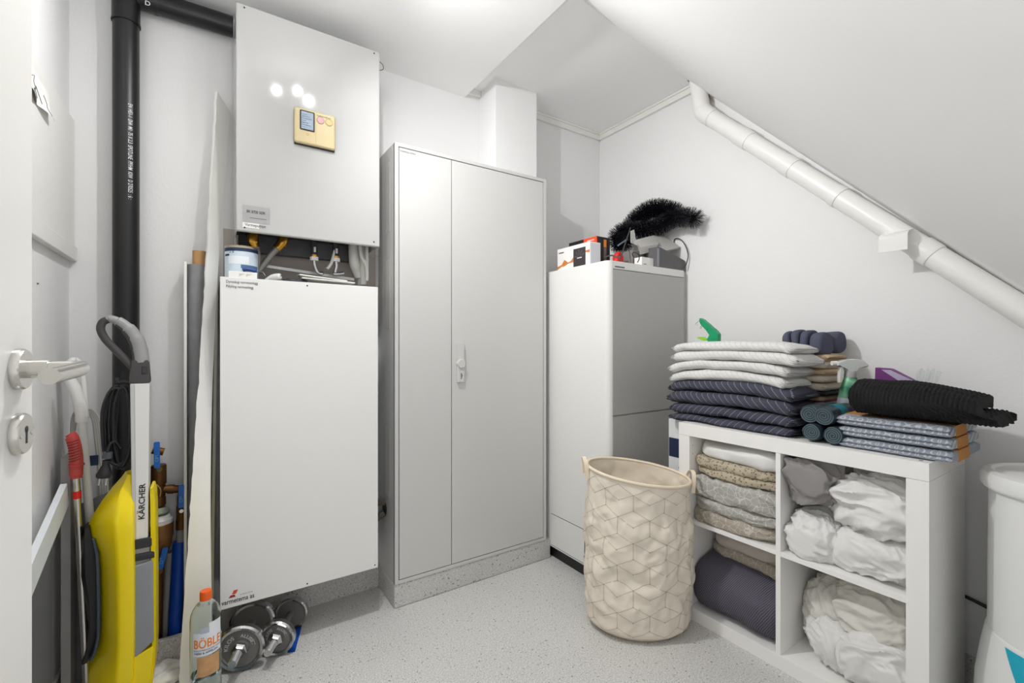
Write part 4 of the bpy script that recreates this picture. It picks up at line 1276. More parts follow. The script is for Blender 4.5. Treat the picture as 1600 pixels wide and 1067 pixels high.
# ================================================================= SHELVING UNIT
KX, KY, KW, KD = 1.6265, .4016, .79, .345
t0, t1 = .05, .016
sh = thing('shelving_unit', 'white open cube shelving unit with four compartments along the right wall', 'shelf', (KX + KD / 2, KY + KW / 2, 0))
MB().box(KX, KX + KD, KY, KY + KW, KW - t0, KW, .0012).build('top_panel', M_MELAM, sh)
MB().box(KX, KX + KD, KY, KY + KW, 0, t0, .0012).build('bottom_panel', M_MELAM, sh)
for y in (KY, KY + KW - t0): MB().box(KX + .0004, KX + KD, y, y + t0, t0 + .0006, KW - t0 - .0006, .001).build('side_panel', M_MELAM, sh)
ym = KY + KW / 2
MB().box(KX + .002, KX + KD, ym - t1 / 2, ym + t1 / 2, t0, KW - t0, .0006).build('divider', M_MELAM, sh)
for y0, y1 in ((KY + t0, ym - t1 / 2), (ym + t1 / 2, KY + KW - t0)):
    MB().box(KX + .003, KX + KD, y0, y1, .395 - t1 / 2, .395 + t1 / 2, .0006).build('shelf_board', M_MELAM, sh)
for z in (.700, .665): MB().lathe([(0, 0), (.0018, 0), (.0018, .0006), (0, .0006)], (KX + .022, KY + KW - t0, z), 8, (0, -1, 0)).build('peg_hole', M_INK, sh)
q = P(1435, 722, Z=KW)
MB().lathe([(0, 0), (.005, 0), (.005, .0004), (0, .0004)], (1.652, .425, KW), 14).build('cap_mark', M_GREYINK, sh)

# ---- towels stacked on top
TX, TY = 1.757, 1.014
z = KW
spec = [  # material, height, half length, dx, dy, droop(far end, near end), lift, label
    (M_TERRYD2, .030, .262, .0, .002, (.0, .002), .002, 'dark slate striped towel at the very bottom of the towel stack on the shelving unit'),
    (M_TERRYD2, .044, .262, .0, .0, (.0, .006), .006, 'dark slate striped towel, second from the bottom of the towel stack'),
    (M_TERRYD, .050, .268, -.004, .004, (.004, .010), .010, 'dark slate striped towel, third from the bottom of the towel stack'),
    (M_TERRYD, .048, .266, .0, .002, (.006, .016), .012, 'uppermost dark slate striped towel, right under the white towels'),
    (M_TERRYW, .042, .250, .002, .014, (.008, .018), .010, 'lowest white towel of the stack, lying on the dark towels'),
    (M_TERRYW, .040, .256, .0, .010, (.010, .016), .010, 'white towel second from the bottom of the white ones'),
    (M_TERRYW, .042, .266, -.003, -.016, (.012, .008), .008, 'white towel just below the topmost towel of the tall stack'),
    (M_TERRYW, .036, .256, .0, -.004, (.010, .006), .006, 'topmost white towel of the tall towel stack'),
]
for i, (m, h, hy, dx, dy, dr, lf, lab) in enumerate(spec):
    mb = slab((TX + dx, TY + dy, z + h / 2), .099, hy * .95, h * .515, 11.3 * i + 2, .0, .008, .38, .035, 0, 56, 84, .7, dr, 0, lf)
    o = tag(mb.build('folded_towel', m, smooth=80), lab, 'towel', 'towels stacked on the shelving unit')
    z += h * .985
ZT1 = z

# ---- smaller stack of cloths behind
CX, CY_ = 1.945, .822
ZB = KW
clo = [
    (mat('plum_cotton', (112, 66, 86), .9, bump=.3, bscale=150), .042, .085, 0, 'folded plum cloth at the bottom of the small cloth stack by the wall'),
    (mat('greige_cotton', (176, 166, 160), .9, bump=.3, bscale=150), .020, .085, .004, 'thin folded greyish cloth lying on the plum one in the small stack'),
    (mat('dusty_pink_cotton', (190, 140, 138), .85, bump=.3, bscale=150), .042, .092, .008, 'folded dusty pink cloth in the middle of the small stack'),
    (mat('tan_cotton', (172, 144, 120), .9, bump=.3, bscale=150), .020, .078, -.002, 'thin folded tan cloth lying on the dusty pink one'),
    (mat('black_cotton', (34, 32, 36), .9, bump=.3, bscale=150), .016, .088, .002, 'folded black cloth between tan and cream cloths of the small stack'),
    (mat('oat_cotton', (206, 196, 180), .9, bump=.3, bscale=150), .028, .080, -.004, 'folded oat-coloured cloth lying on the black one'),
    (mat('cream_cotton', (222, 212, 196), .9, bump=.3, bscale=150), .026, .082, 0, 'folded cream cloth, lower of the light ones with fine edge folds'),
    (mat('sand_cotton', (208, 182, 150), .9, bump=.3, bscale=150), .022, .086, .003, 'folded sand-coloured cloth below the white one'),
    (mat('ivory_cotton', (232, 226, 214), .9, bump=.3, bscale=150), .026, .084, 0, 'folded ivory white cloth near the top of the small stack'),
    (M_TERRYBEIGE, .024, .088, .002, 'folded beige terry cloth just under the rolled washcloths'),
]
for i, (m, h, hy, dx, lab) in enumerate(clo):
    h *= 1.09
    mb = slab((CX + dx - .01, CY_, ZB + h / 2), (.084), hy * .94, h * .5, 5.7 * i + 1, 0, .003, .35, .08, 0, 40, 40, .6, (.0, .003), 0, .001)
    tag(mb.build('folded_cloth', m, smooth=80), lab, 'cloth', 'cloths in the small stack')
    ZB += h * .985
# rolled slate washcloths standing in a row on top
places = ['leftmost', 'second from left', 'third from left', 'fourth from left, rounder', 'rearmost, lying behind the others']
wc = [(1.912, .882, .0), (1.910, .848, .006), (1.908, .815, .003), (1.904, .774, -.002), (1.995, .770, .006)]
for i, (x, y, dz) in enumerate(wc):
    mb = MB()
    hx, hz, hy = (.056, .046, .0162) if i < 3 else ((.054, .044, .0235) if i == 3 else (.044, .042, .030))

    def fn(u, v, x=x, y=y, i=i, hx=hx, hz=hz, hy=hy):
        a = 2 * math.pi * u; b = math.pi * (v - .5)
        c = abs(math.cos(b)) ** .35
        p = Vector((hx * c * sgnpow(math.cos(a), .8), hy * sgnpow(math.sin(b), .75), hz * c * sgnpow(math.sin(a), .6)))
        p += Vector((nz(p.x * 30 + i, p.y * 30, p.z * 30), nz(p.x * 25, p.y * 30 + i, p.z * 25), nz(p.x * 30, p.y * 30, p.z * 30 - i))) * .003
        p.y += .006 * nz(p.z * 14, i, p.x * 10)
        return Vector((x, y, ZB + hz + dz - .004)) + p
    mb.grid(fn, 40, 26, True)
    tag(mb.build('rolled_washcloth', M_TERRYBLUE, smooth=80), 'slate terry washcloth on the small cloth stack, ' + places[i], 'washcloth', 'washcloths on the small stack')

# ---- rolls of bin bags
bag_m = mat('teal_black_film', (46, 60, 68), .35, bump=.9, bscale=120, var=.25, vscale=60)
lab_ = [('bin bag roll at lower left of the four, touching the towels', .704, .823), ('bin bag roll at lower right of the four, beside the patterned cloths', .642, .822), ('upper left bin bag roll, partly behind its neighbour', .716, .880), ('upper right bin bag roll with a turquoise paper band', .668, .881)]
for i, (lab, y, zc) in enumerate(lab_):
    x0, x1 = (1.655, 1.835) if i != 2 else (1.668, 1.84)
    root = thing('bin_bag_roll', lab, 'bag roll', (x0, y, zc - .03), 'bin bag rolls')
    mb = MB()
    R = .029 if i < 2 else .031

    def fn(u, v, R=R, i=i):
        a = 2 * math.pi * u
        r = R * (1 - .10 * (abs(2 * v - 1) ** 10)) + .0015 * nz(math.cos(a) * 3 + i, math.sin(a) * 3, v * 9)
        return Vector((x0 + (x1 - x0) * v, y + r * math.cos(a), zc + r * math.sin(a)))
    V = mb.grid(fn, 32, 30, True)
    mb.bm.faces.new(V[0][::-1]); mb.bm.faces.new(V[-1])
    mb.build('roll', bag_m, root, smooth=50)
    p = [Vector((x0 - .0005, y + (R * .92 * (1 - k / 70)) * math.cos(k * .36 + i), zc + (R * .92 * (1 - k / 70)) * math.sin(k * .36 + i))) for k in range(64)]
    MB().tube(p, .0009, 5).build('spiral_edge', mat('teal_film_edge', (96, 118, 126), .4), root)
    if i >= 2:
        MB().lathe([(R + .0012, 0), (R + .0016, .001), (R + .0016, .05), (R + .0012, .051)], (x0 + .055, y, zc), 32, (1, 0, 0), cap=False).build('paper_band', mat('turquoise_paper', (24, 132, 150), .6) if i == 3 else M_INK, root)

# ---- spray bottle
sx, sy = 1.885, .676
root = thing('spray_bottle', 'green and teal cleaning spray bottle with clear trigger head behind the black mat', 'spray bottle', (sx, sy, KW))
right = Vector((CS, -SN, 0)); fwd = Vector((SN, CS, 0))
# bottle faces the doorway: its broad side lies across the view from there
mb = MB()
rings = []
for h, w_, d_ in ((0, .040, .024), (.006, .043, .027), (.08, .044, .027), (.12, .043, .026), (.155, .036, .023), (.185, .026, .019), (.205, .019, .016), (.212, .0165, .0155)):
    rings.append([Vector((sx, sy, KW + h)) + right * (w_ * sgnpow(math.cos(2 * math.pi * k / 36), .8)) + fwd * (d_ * sgnpow(math.sin(2 * math.pi * k / 36), .8)) for k in range(36)])


def spray_mat():
    m, nt, b = newmat('spray_label')
    vec, x, y, z = coords(nt)
    a = math_node(nt, 'ADD', math_node(nt, 'MULTIPLY', y, -9.0), math_node(nt, 'MULTIPLY', z, 10.0))
    a = math_node(nt, 'ADD', a, math_node(nt, 'MULTIPLY', noise_fac(nt, vec, 14, 2), 1.6))
    f = math_node(nt, 'PINGPONG', a, 0.5)
    f = math_node(nt, 'MULTIPLY', f, 2.0)
    c = mix_col(nt, f, lin((8, 112, 76)), lin((150, 214, 176)))
    g = math_node(nt, 'GREATER_THAN', math_node(nt, 'ADD', math_node(nt, 'MULTIPLY', y, -1.0), math_node(nt, 'MULTIPLY', x, .45)), .198)
    c = mix_col(nt, g, c, lin((22, 118, 134)))
    low = math_node(nt, 'LESS_THAN', z, .925)
    c = mix_col(nt, low, c, lin((214, 222, 232)))
    nt.links.new(c, b.inputs['Base Color'])
    b.inputs['Roughness'].default_value = .3
    return m


MB().ring_surface(rings, True, True).build('body', spray_mat(), root, smooth=50)
MB().lathe([(.0185, .207), (.0185, .226), (.0165, .23), (.0145, .232)], (sx, sy, KW), 28).build('collar', mat('grey_translucent', (172, 170, 172), .3), root)
mb = MB()
c = Vector((sx, sy, KW + .232))
prof = [(-.052, .018), (-.050, .030), (-.02, .040), (.02, .041), (.045, .033), (.058, .018), (.056, .013), (.02, .016), (-.012, .012), (-.014, -.004), (.014, -.004)]
prof = [(-.052, .016), (-.052, .029), (-.022, .036), (.0, .0395), (.022, .038), (.043, .030), (.057, .016), (.052, .0125), (.018, .011), (.0165, -.006), (-.0165, -.006), (-.018, .006), (-.030, .012)]
mb.prism(prof, c - fwd * .013, right, (0, 0, 1), fwd * .026, bev=.003)
mb.build('trigger_head', mat('pale_clear_plastic', (214, 218, 216), .12, spec=.6), root)
mb = MB().prism([(-.040, .012), (-.030, .012), (-.026, -.008), (-.030, -.032), (-.036, -.045), (-.044, -.044), (-.040, -.030), (-.042, -.008)], c - fwd * .007, right, (0, 0, 1), fwd * .014, bev=.002)
mb.build('trigger', M_TRIM, root)
MB().cyl(c + right * -.066 + Vector((0, 0, .0235)), c + right * -.05 + Vector((0, 0, .0235)), .008, .009, 14).build('nozzle', M_TRIM, root)
text('label_lettering', 'effekt', mat('red_ink', (206, 24, 36), .5), Vector((sx, sy, KW + .098)) - fwd * .0285 - right * .041, right, (0, 0, 1), .026, root, .03, sx=.8)

# ---- patterned folded cloths with kraft sleeves
zc = KW
names = ['lowest patterned grey-blue cloth with brown paper sleeve, lying on the shelving unit', 'middle patterned grey-blue cloth with brown paper sleeve of the three', 'uppermost patterned grey-blue cloth with brown sleeve, under the black mat']
for i in range(3):
    h = .032
    dx, dy = ((0, 0), (.006, .004), (.010, .008))[i]
    x0, x1, y0, y1 = 1.658 + dx, 1.945 + dx, .362 + dy, .630 + dy
    root = thing('patterned_cloth', names[i], 'cloth', ((x0 + x1) / 2, (y0 + y1) / 2, zc), 'patterned cloths on the shelving unit')
    mb = MB()

    def fn(u, v, i=i):
        a = 2 * math.pi * u; w = 2 * v - 1
        e = max(0.0, 1 - abs(w) ** 14) ** .5
        ca, sa = math.cos(a), math.sin(a)
        hx = (x1 - x0) / 2
        x = hx * sgnpow(ca, .22)
        zz = (h * .5) * sgnpow(sa, .8) * (.72 + .28 * e)
        if abs(sa) < .75 and ca < 0:
            x += .009 * math.exp(-(zz / .0032) ** 2)
        y = (y1 - y0) / 2 * w
        if abs(w) > .97: y -= math.copysign(.006 * math.exp(-(zz / .003) ** 2), w)
        x += .0022 * nz(y * 14, i * 3.1, zz * 40) * (1 if ca < 0 else .3)
        zz += .0010 * nz(x * 20, y * 20, i)
        return Vector(((x0 + x1) / 2 + x, (y0 + y1) / 2 + y, zc + h / 2 + zz))
    V = mb.grid(fn, 72, 60, True)
    mb.bm.faces.new(V[0]); mb.bm.faces.new(V[-1])
    mb.build('cloth', M_RING, root, smooth=60)
    bx0, bx1 = 1.716 + dx, 1.822 + dx
    tt = .0012
    mb = MB().prism([(y0 - tt, zc + .001), (y1 + tt, zc + .001), (y1 + tt, zc + h + tt * .6), (y0 - tt, zc + h + tt * .6)], (bx0, 0, 0), (0, 1, 0), (0, 0, 1), (bx1 - bx0, 0, 0), bev=.003)
    mb.build('paper_sleeve', M_KRAFT, root)
    zc += h + .0008
ZM = zc

# ---- folded black bobble mat
path = [(.232, .020), (.16, .021), (.09, .021), (.045, .023), (.020, .034), (.012, .050), (.018, .068), (.042, .083), (.09, .088), (.15, .086), (.225, .080)]
pp = bez([Vector((a, 0, b)) for a, b in path], 6)
outer, inner_ = [], []
for k, p in enumerate(pp):
    a = pp[max(0, k - 1)]; b = pp[min(len(pp) - 1, k + 1)]
    t = (b - a).normalized(); n = Vector((t.z, 0, -t.x))
    outer.append(p + n * .019); inner_.append(p - n * .011)
loop = outer + inner_[::-1]
pts = []
L = [0]
lp = loop + [loop[0]]
for a, b in zip(lp, lp[1:]): L.append(L[-1] + (b - a).length)
N = 176
k = 0
for i in range(N):
    s = L[-1] * i / N
    while L[k + 1] < s: k += 1
    f = (s - L[k]) / max(1e-9, L[k + 1] - L[k])
    pts.append((lp[k].lerp(lp[k + 1], f), s))
mb = MB()
rings = []
NX = 150
bob = .0098
mx0, my0, my1 = 1.662, .302, .606
for j in range(NX + 1):
    v = j / NX
    ring = []
    for i, (p, s) in enumerate(pts):
        a, b = pts[i - 1][0], pts[(i + 1) % N][0]
        t = (b - a).normalized(); n = Vector((t.z, 0, -t.x))
        up_ = min(1, max(0, (p.z - .03) / .03))
        lo = my0 - .022 * (1 - up_) + .020 * up_ + (.010 * nz(p.x * 30, 2, 2))
        hi = my1 - .012 * abs(p.z - .052) / .05 + .005 * nz(p.x * 20, p.z * 30, 7)
        y = lo + (hi - lo) * v
        row = math.floor(y / bob)
        bump = abs(math.sin(math.pi * y / bob)) * abs(math.sin(math.pi * (s / bob + .5 * (row % 2)))) ** .8
        q = p + n * (.0062 * bump - .002)
        zz = q.z * (1.0 + .16 * v + .05 * math.sin(v * 5)) + .007 * nz(y * 9, p.x * 6, 3) * up_
        zz -= .018 * up_ * (1 - v) ** 3
        ring.append(Vector((mx0 + q.x + .006 * nz(y * 8, 3, p.z * 10), y, max(ZM + .0008, ZM + zz))))
    rings.append(ring)
mb.ring_surface(rings, True, False)
for rr in (rings[0], rings[-1]):
    vs = [mb.bm.verts.new(q) for q in rr]
    f = mb.bm.faces.new(vs if rr is rings[-1] else vs[::-1])
    bmesh.ops.triangulate(mb.bm, faces=[f])
bmesh.ops.remove_doubles(mb.bm, verts=mb.bm.verts[:], dist=.00005)
black_mat = mat('black_chenille', (26, 25, 26), .85, spec=.3, bump=.8, bscale=260, sheen=.0)
tag(mb.build('bobble_mat', black_mat, smooth=80), 'folded black bobbled bath mat lying on the patterned cloths', 'mat')

# ---- purple packet in clear film behind the mat
root = thing('purple_packet', 'purple card packet in clear film standing behind the black mat by the wall', 'packet', (1.945, .56, ZM))
a, b = P(1343, 572, X=1.935), P(1392, 600, X=1.935)
MB().prism([(.50, ZM), (.622, ZM), (.618, 1.032), (.575, 1.030), (.500, .985)], (1.925, 0, 0), (0, 1, 0), (0, 0, 1), (.03, 0, 0), bev=.002).build('card', mat('purple_card', (106, 40, 112), .5), root)
MB().prism([(.508, .99), (.575, 1.026), (.600, 1.026), (.545, .985)], (1.9245, 0, 0), (0, 1, 0), (0, 0, 1), (-.0012, 0, 0)).build('printed_panel', mat('lilac_print', (178, 168, 196), .5), root)
mb = MB()
for k in range(7):
    y = .515 - .007 * k
    mb.prism([(y, .965), (y - .006, .965 + .01), (y - .022 + .004 * (k % 3), 1.035 - .006 * (k % 4)), (y - .012, 1.028 + .008 * (k % 2))], (1.928 + .004 * k, 0, 0), (0, 1, 0), (0, 0, 1), (.0008, .002, 0))
mb.build('film_tuft', M_CLEAR, root, smooth=0)

# ---- white box with navy print standing between shelving unit and appliance
root = thing('detergent_box', 'white upright carton with a navy blue panel between shelving unit and grey-door appliance', 'carton', (1.82, 1.255, 0))
MB().box(1.705, 1.94, 1.208, 1.302, 0, .782, .002).build('carton', mat('white_carton', (222, 224, 226), .45), root)
MB().box(1.7043, 1.7055, 1.208, 1.299, .617, .700).build('navy_panel', mat('navy_panel_ink', (22, 38, 72), .45), root)
MB().box(1.7043, 1.7055, 1.212, 1.25, .572, .578).build('printed_line', M_INK, root)

# ---- green tool on the wall side of the towels
XG = 1.80


def Gp(px, py): return P(px, py, X=XG)


o3 = Gp(1090, 510)
root = thing('green_hook_tool', 'green plastic tool with two wire hooks and lime trigger standing behind the white towels', 'tool', (XG, Gp(1115, 530).y, ZT1 - .01))
poly = [(1095.5, 497), (1100, 499.5), (1110, 507.5), (1116, 515), (1122, 518.5), (1124.5, 522), (1124, 530), (1110, 531), (1106, 531), (1110, 527.5), (1112, 523), (1106, 516.5), (1097, 507), (1094.5, 501.5)]
mb = MB()
mb.prism([(Gp(*q).y, Gp(*q).z) for q in poly], (XG - .013, 0, 0), (0, 1, 0), (0, 0, 1), (.026, 0, 0), bev=.003)
green = mat('green_plastic', (10, 146, 96), .35)
mb.build('body', green, root)
poly = [(1090.5, 528), (1093, 526.2), (1099, 526.5), (1107, 530), (1109, 532), (1100, 532), (1096, 530)]
MB().prism([(Gp(*q).y, Gp(*q).z) for q in poly], (XG - .009, 0, 0), (0, 1, 0), (0, 0, 1), (.018, 0, 0), bev=.002).build('trigger', mat('lime_plastic', (134, 200, 20), .35), root)
for k, pts in enumerate(([(1094, 502), (1089, 505), (1088, 507.5), (1090, 508), (1092, 506.5)], [(1096.5, 507), (1093, 511), (1092.5, 513), (1094, 513), (1097, 508.5)])):
    MB().tube(bez([Gp(*q) + Vector((-.006 + .012 * k, 0, 0)) for q in pts], 6), .0012, 8).build('wire_hook', M_STEEL, root)
for q in ((1098.5, 504), (1108, 514.5)): MB().lathe([(0, 0), (.0022, 0), (.0022, .0006), (0, .0006)], Gp(*q) + Vector((-.0132, 0, 0)), 10, (-1, 0, 0)).build('screw', M_INK, root)
a = Gp(1115, 531)
MB().box(XG - .012, XG + .012, Gp(1124, 530).y, Gp(1108, 530).y, ZT1 - .012, a.z + .003, .001).build('foot', green, root)

# ================================================================= LINEN IN THE COMPARTMENTS
x0, x1 = KX + .004, KX + KD - .005
yl0, yl1 = ym + t1 / 2 + .002, KY + KW - t0 - .002
yr0, yr1 = KY + t0 + .002, ym - t1 / 2 - .002
zu0, zu1 = .395 + t1 / 2 + .0005, KW - t0 - .002
zd0, zd1 = t0 + .0005, .395 - t1 / 2 - .002
cxm = (x0 + x1) / 2


def lim(y0, y1, z0, z1, xa=None): return ((xa if xa else x0, x1), (y0, y1), (z0, z1))


def fold(name, m, c, h, seed, lab, cat, y0, y1, z0, z1, amp=.010, folds=.007, freq=10, ffreq=20, d=(.3, .9, .5), p=.5, grp=None, sm=80):
    mb = crumple(c, h, seed, amp, freq, 150, 96, p, lim(y0, y1, z0, z1), folds, ffreq, d)
    return tag(mb.build(name, m, smooth=sm), lab, cat, grp)


yc = (yl0 + yl1) / 2; hyl = (yl1 - yl0) / 2
GL = 'bedding in the upper left compartment'
fold('folded_duvet_cover', M_SCALE2, (cxm, yc, zu0 + .026), (.168, hyl + .012, .030), 1.2, 'grey scale-patterned duvet cover at the bottom of the upper left compartment', 'bedding', yl0, yl1, zu0, zu0 + .058, .008, .010, grp=GL)
fold('folded_duvet_cover', M_SCALE, (cxm + .004, yc, zu0 + .073), (.165, hyl + .012, .030), 4.1, 'grey scale-patterned duvet cover, second from the bottom in the upper left compartment', 'bedding', yl0, yl1, zu0 + .044, zu0 + .107, .008, .011, grp=GL)
fold('folded_duvet_cover', M_SCALE, (cxm, yc, zu0 + .138), (.168, hyl + .012, .046), 7.7, 'thickest grey scale-patterned duvet cover, right below the floral linen', 'bedding', yl0, yl1, zu0 + .096, zu0 + .188, .010, .012, grp=GL)
fold('folded_sheet', M_FLORAL, (cxm + .004, yc, zu0 + .202), (.162, hyl + .01, .018), 9.2, 'beige floral sheet, the thin lower fold in the upper left compartment', 'sheet', yl0, yl1, zu0 + .182, zu0 + .222, .006, .008, grp=GL)
fold('folded_sheet', M_FLORAL, (cxm + .006, yc + .004, zu0 + .235), (.160, hyl + .004, .022), 12.4, 'beige floral sheet lying directly under the white pillow', 'sheet', yl0, yl1, zu0 + .212, zu0 + .258, .007, .009, grp=GL)
mb = crumple((cxm + .006, yc - .012, zu0 + .284), (.158, hyl + .01, .036), 3.3, .006, 8, 100, 60, .55, lim(yl0, yl1, zu0 + .250, zu1), .006, 13, (.3, .9, .5))
tag(mb.build('white_pillow', M_SATIN, smooth=80), 'white satin pillow on top of the linen in the upper left compartment', 'pillow')
yc2 = (yr0 + yr1) / 2; hyr = (yr1 - yr0) / 2
GR = 'linen in the upper right compartment'
fold('crumpled_sheet', M_SHEETGREY, (KX + .115, yr1 - .082, zu1 - .078), (.100, .088, .070), 2.6, 'grey crumpled sheet at the top left of the upper right compartment', 'sheet', yr0, yr1, zu0, zu1, .020, .022, 8, 19, (.5, .6, .6), .7, GR)
fold('crumpled_sheet', M_SHEET, (KX + .10, yr1 - .080, zu0 + .066), (.088, .080, .074), 5.5, 'white crumpled sheet below the grey one in the upper right compartment', 'sheet', yr0, yr1, zu0, zu1, .014, .016, 9, 24, (.6, .3, .7), .75, GR)
fold('crumpled_sheet', M_SHEET, (KX + .150, yr0 + .115, zu0 + .208), (.128, .128, .082), 8.8, 'large white crumpled sheet at the upper right of the upper right compartment', 'sheet', yr0, yr1, zu0, zu1, .018, .018, 8, 17, (.2, .9, -.45), .72, GR)
fold('crumpled_sheet', M_SHEET, (KX + .135, yr0 + .098, zu0 + .062), (.118, .118, .066), 11.7, 'white crumpled sheet at the lower right of the upper right compartment', 'sheet', yr0, yr1, zu0, zu1, .016, .017, 9, 20, (.3, .8, -.4), .72, GR)
GD = 'linen in the lower right compartment'
fold('crumpled_sheet', M_SHEETCREAM, (KX + .200, yr1 - .105, zd0 + .115), (.105, .105, .135), 14.2, 'cream gathered sheet at the back left of the lower right compartment', 'sheet', yr0, yr1, zd0, zd1, .012, .012, 6, 28, (.9, .1, .5), .85, GD)
fold('crumpled_sheet', M_SHEETCREAM, (KX + .170, yr0 + .105, zd0 + .205), (.120, .118, .092), 17.9, 'cream rumpled sheet at the upper right of the lower right compartment', 'sheet', yr0, yr1, zd0, zd1, .011, .013, 6, 24, (.4, .7, -.6), .8, GD)
fold('crumpled_sheet', M_SHEET, (KX + .125, yr1 - .120, zd0 + .085), (.070, .090, .078), 21.4, 'white crumpled sheet spilling forward in the middle of the lower right compartment', 'sheet', yr0, yr1, zd0, zd1, .012, .014, 9, 28, (.3, .5, .8), .9, GD)
fold('crumpled_sheet', M_SHEET, (KX + .120, yr0 + .085, zd0 + .085), (.105, .105, .085), 24.3, 'white crumpled sheet at the bottom right front of the lower right compartment', 'sheet', yr0, yr1, zd0, zd1, .016, .016, 8, 20, (.2, .8, -.5), .78, GD)
GLL = 'bedding in the lower left compartment'
fold('folded_blanket', M_SCALE2, (cxm + .06, yc, zd0 + .215), (.11, hyl + .01, .028), 6.4, 'taupe patterned blanket between the slate towel and the pale duvet', 'blanket', yl0, yl1, zd0 + .17, zd0 + .26, .008, .010, grp=GLL)
fold('folded_duvet', M_DUVET, (cxm + .05, yc - .01, zd0 + .268), (.12, hyl - .004, .042), 2.9, 'pale grey-beige duvet stuffed at the top of the lower left compartment', 'duvet', yl0, yl1, zd0 + .215, zd1, .010, .007, 7, 12, (.4, .9, .5), .7, GLL)
# big slate towel, folded over and rolled, filling the front of the compartment
root = thing('rolled_towel', 'large slate-purple towel, folded and rolled, at the front of the lower left compartment', 'towel', (KX + .12, yc, zd0))
mb = MB()
ry0, ry1 = yl0 + .002, yl1 - .002
rcx, rcz = KX + .128, zd0 + .096


def rt(u, v):
    a = 2 * math.pi * u; w = 2 * v - 1
    e = (1 - abs(w) ** 14) ** .5
    k = (.84 + .16 * e) * (1 + .05 * nz(math.cos(a) * 1.5, math.sin(a) * 1.5, v * 3) + .025 * nz(math.cos(a) * 4, math.sin(a) * 4, v * 7))
    if v < .20: k *= 1 - .05 * math.floor((.20 - v) / .05) / 3 - .035 * abs(math.sin((.20 - v) / .05 * math.pi)) ** .5
    top = 1 + .12 * (v - .5)
    x = rcx + .122 * k * sgnpow(math.cos(a), .72) + .05 * max(0, math.sin(a)) ** 2
    z = rcz + (.106 * top if math.sin(a) > 0 else .098) * k * sgnpow(math.sin(a), .72)
    return Vector((min(x1, max(KX + .002, x)), ry0 + (ry1 - ry0) * v, max(zd0 + .0005, z)))


V = mb.grid(rt, 90, 80, True)
mb.bm.faces.new(V[0]); mb.bm.faces.new(V[-1])
mb.build('towel', M_TERRYPURP, root, smooth=70)

# ================================================================= LAUNDRY BASKET
bx, by = 1.4335, 1.240
root = thing('laundry_basket', 'tall beige canvas laundry basket with a cube line print on the floor', 'basket', (bx, by, 0))
HB = .602
rv = Vector((CS, -SN, 0)); fv = Vector((SN, CS, 0))


def bas(u, v, off=0.0):
    """u round the basket (0 = towards the doorway), v from floor to rim"""
    a = 2 * math.pi * u
    wa, wb = .2035, .150
    k = 1.0 + .02 * math.sin(v * math.pi) - .035 * math.exp(-((v - .86) / .14) ** 2)
    edge = max(0.0, 1 - v / .075)
    k *= (1 - .16 * edge ** 2.2)
    px_ = math.sin(a); py_ = -math.cos(a)
    w = math.sin(math.pi * min(1, v * 1.02)) ** .5
    # slack folds of the canvas
    n1 = nz(px_ * 2.2 + 5, py_ * 2.2, v * 7.0)
    r1 = 1 - 2 * abs(nz(px_ * 2.4 + v * 1.5, py_ * 2.4 - 3, v * 5.5 + 1.3))
    r2 = 1 - 2 * abs(nz(px_ * 5 - v * 3, py_ * 5, v * 9 + 7))
    b1 = abs(nz(px_ * 3 + 1.7 * v, py_ * 3, v * 8 + 2)) ** .7
    g = .010 * n1 + .009 * (r1 - .3) + .006 * (r2 - .3) + .012 * (b1 - .3)
    g *= w
    rx = wa * k + g + off; ry = wb * k + g + off
    c = Vector((bx, by, 0)) + rv * (rx * px_) + fv * (ry * py_)
    z = v * HB
    # rim slants: left a little higher than right
    z += v ** 4 * (-.028 * px_ + .010 * py_)
    z += .010 * edge ** 2
    return Vector((c.x, c.y, max(.001, z) if v > 0 else .004))


mb = MB()
V = mb.grid(lambda u, v: bas(u, v), 150, 130, True)
mb.bm.faces.new(V[0][::-1])
# printed isometric cube lines, part of the cloth
S_ = .052
circ = 1.115
nc = 22
cw = circ / nc            # half width of a cube column
dz_ = cw * math.tan(math.radians(30))
lw = .00055


def surf(s, z): return bas((s / circ) % 1.0, min(.985, max(.02, z / HB)), .0007)


def strip(s0, z0, s1, z1):
    n = 5
    L = math.hypot(s1 - s0, z1 - z0)
    ox, oz = -(z1 - z0) / L * lw, (s1 - s0) / L * lw
    prev = None
    for i in range(n + 1):
        f = i / n
        s, z = s0 + (s1 - s0) * f, z0 + (z1 - z0) * f
        a = mb.bm.verts.new(surf(s + ox, z + oz)); b = mb.bm.verts.new(surf(s - ox, z - oz))
        if prev:
            f_ = mb.bm.faces.new((prev[0], a, b, prev[1])); f_.material_index = 1
        prev = (a, b)


def dot(s, z, r=.0021):
    c = surf(s, z)
    vs = [mb.bm.verts.new(surf(s + r * math.cos(k * math.pi / 3), z + r * math.sin(k * math.pi / 3))) for k in range(6)]
    f_ = mb.bm.faces.new(vs); f_.material_index = 1


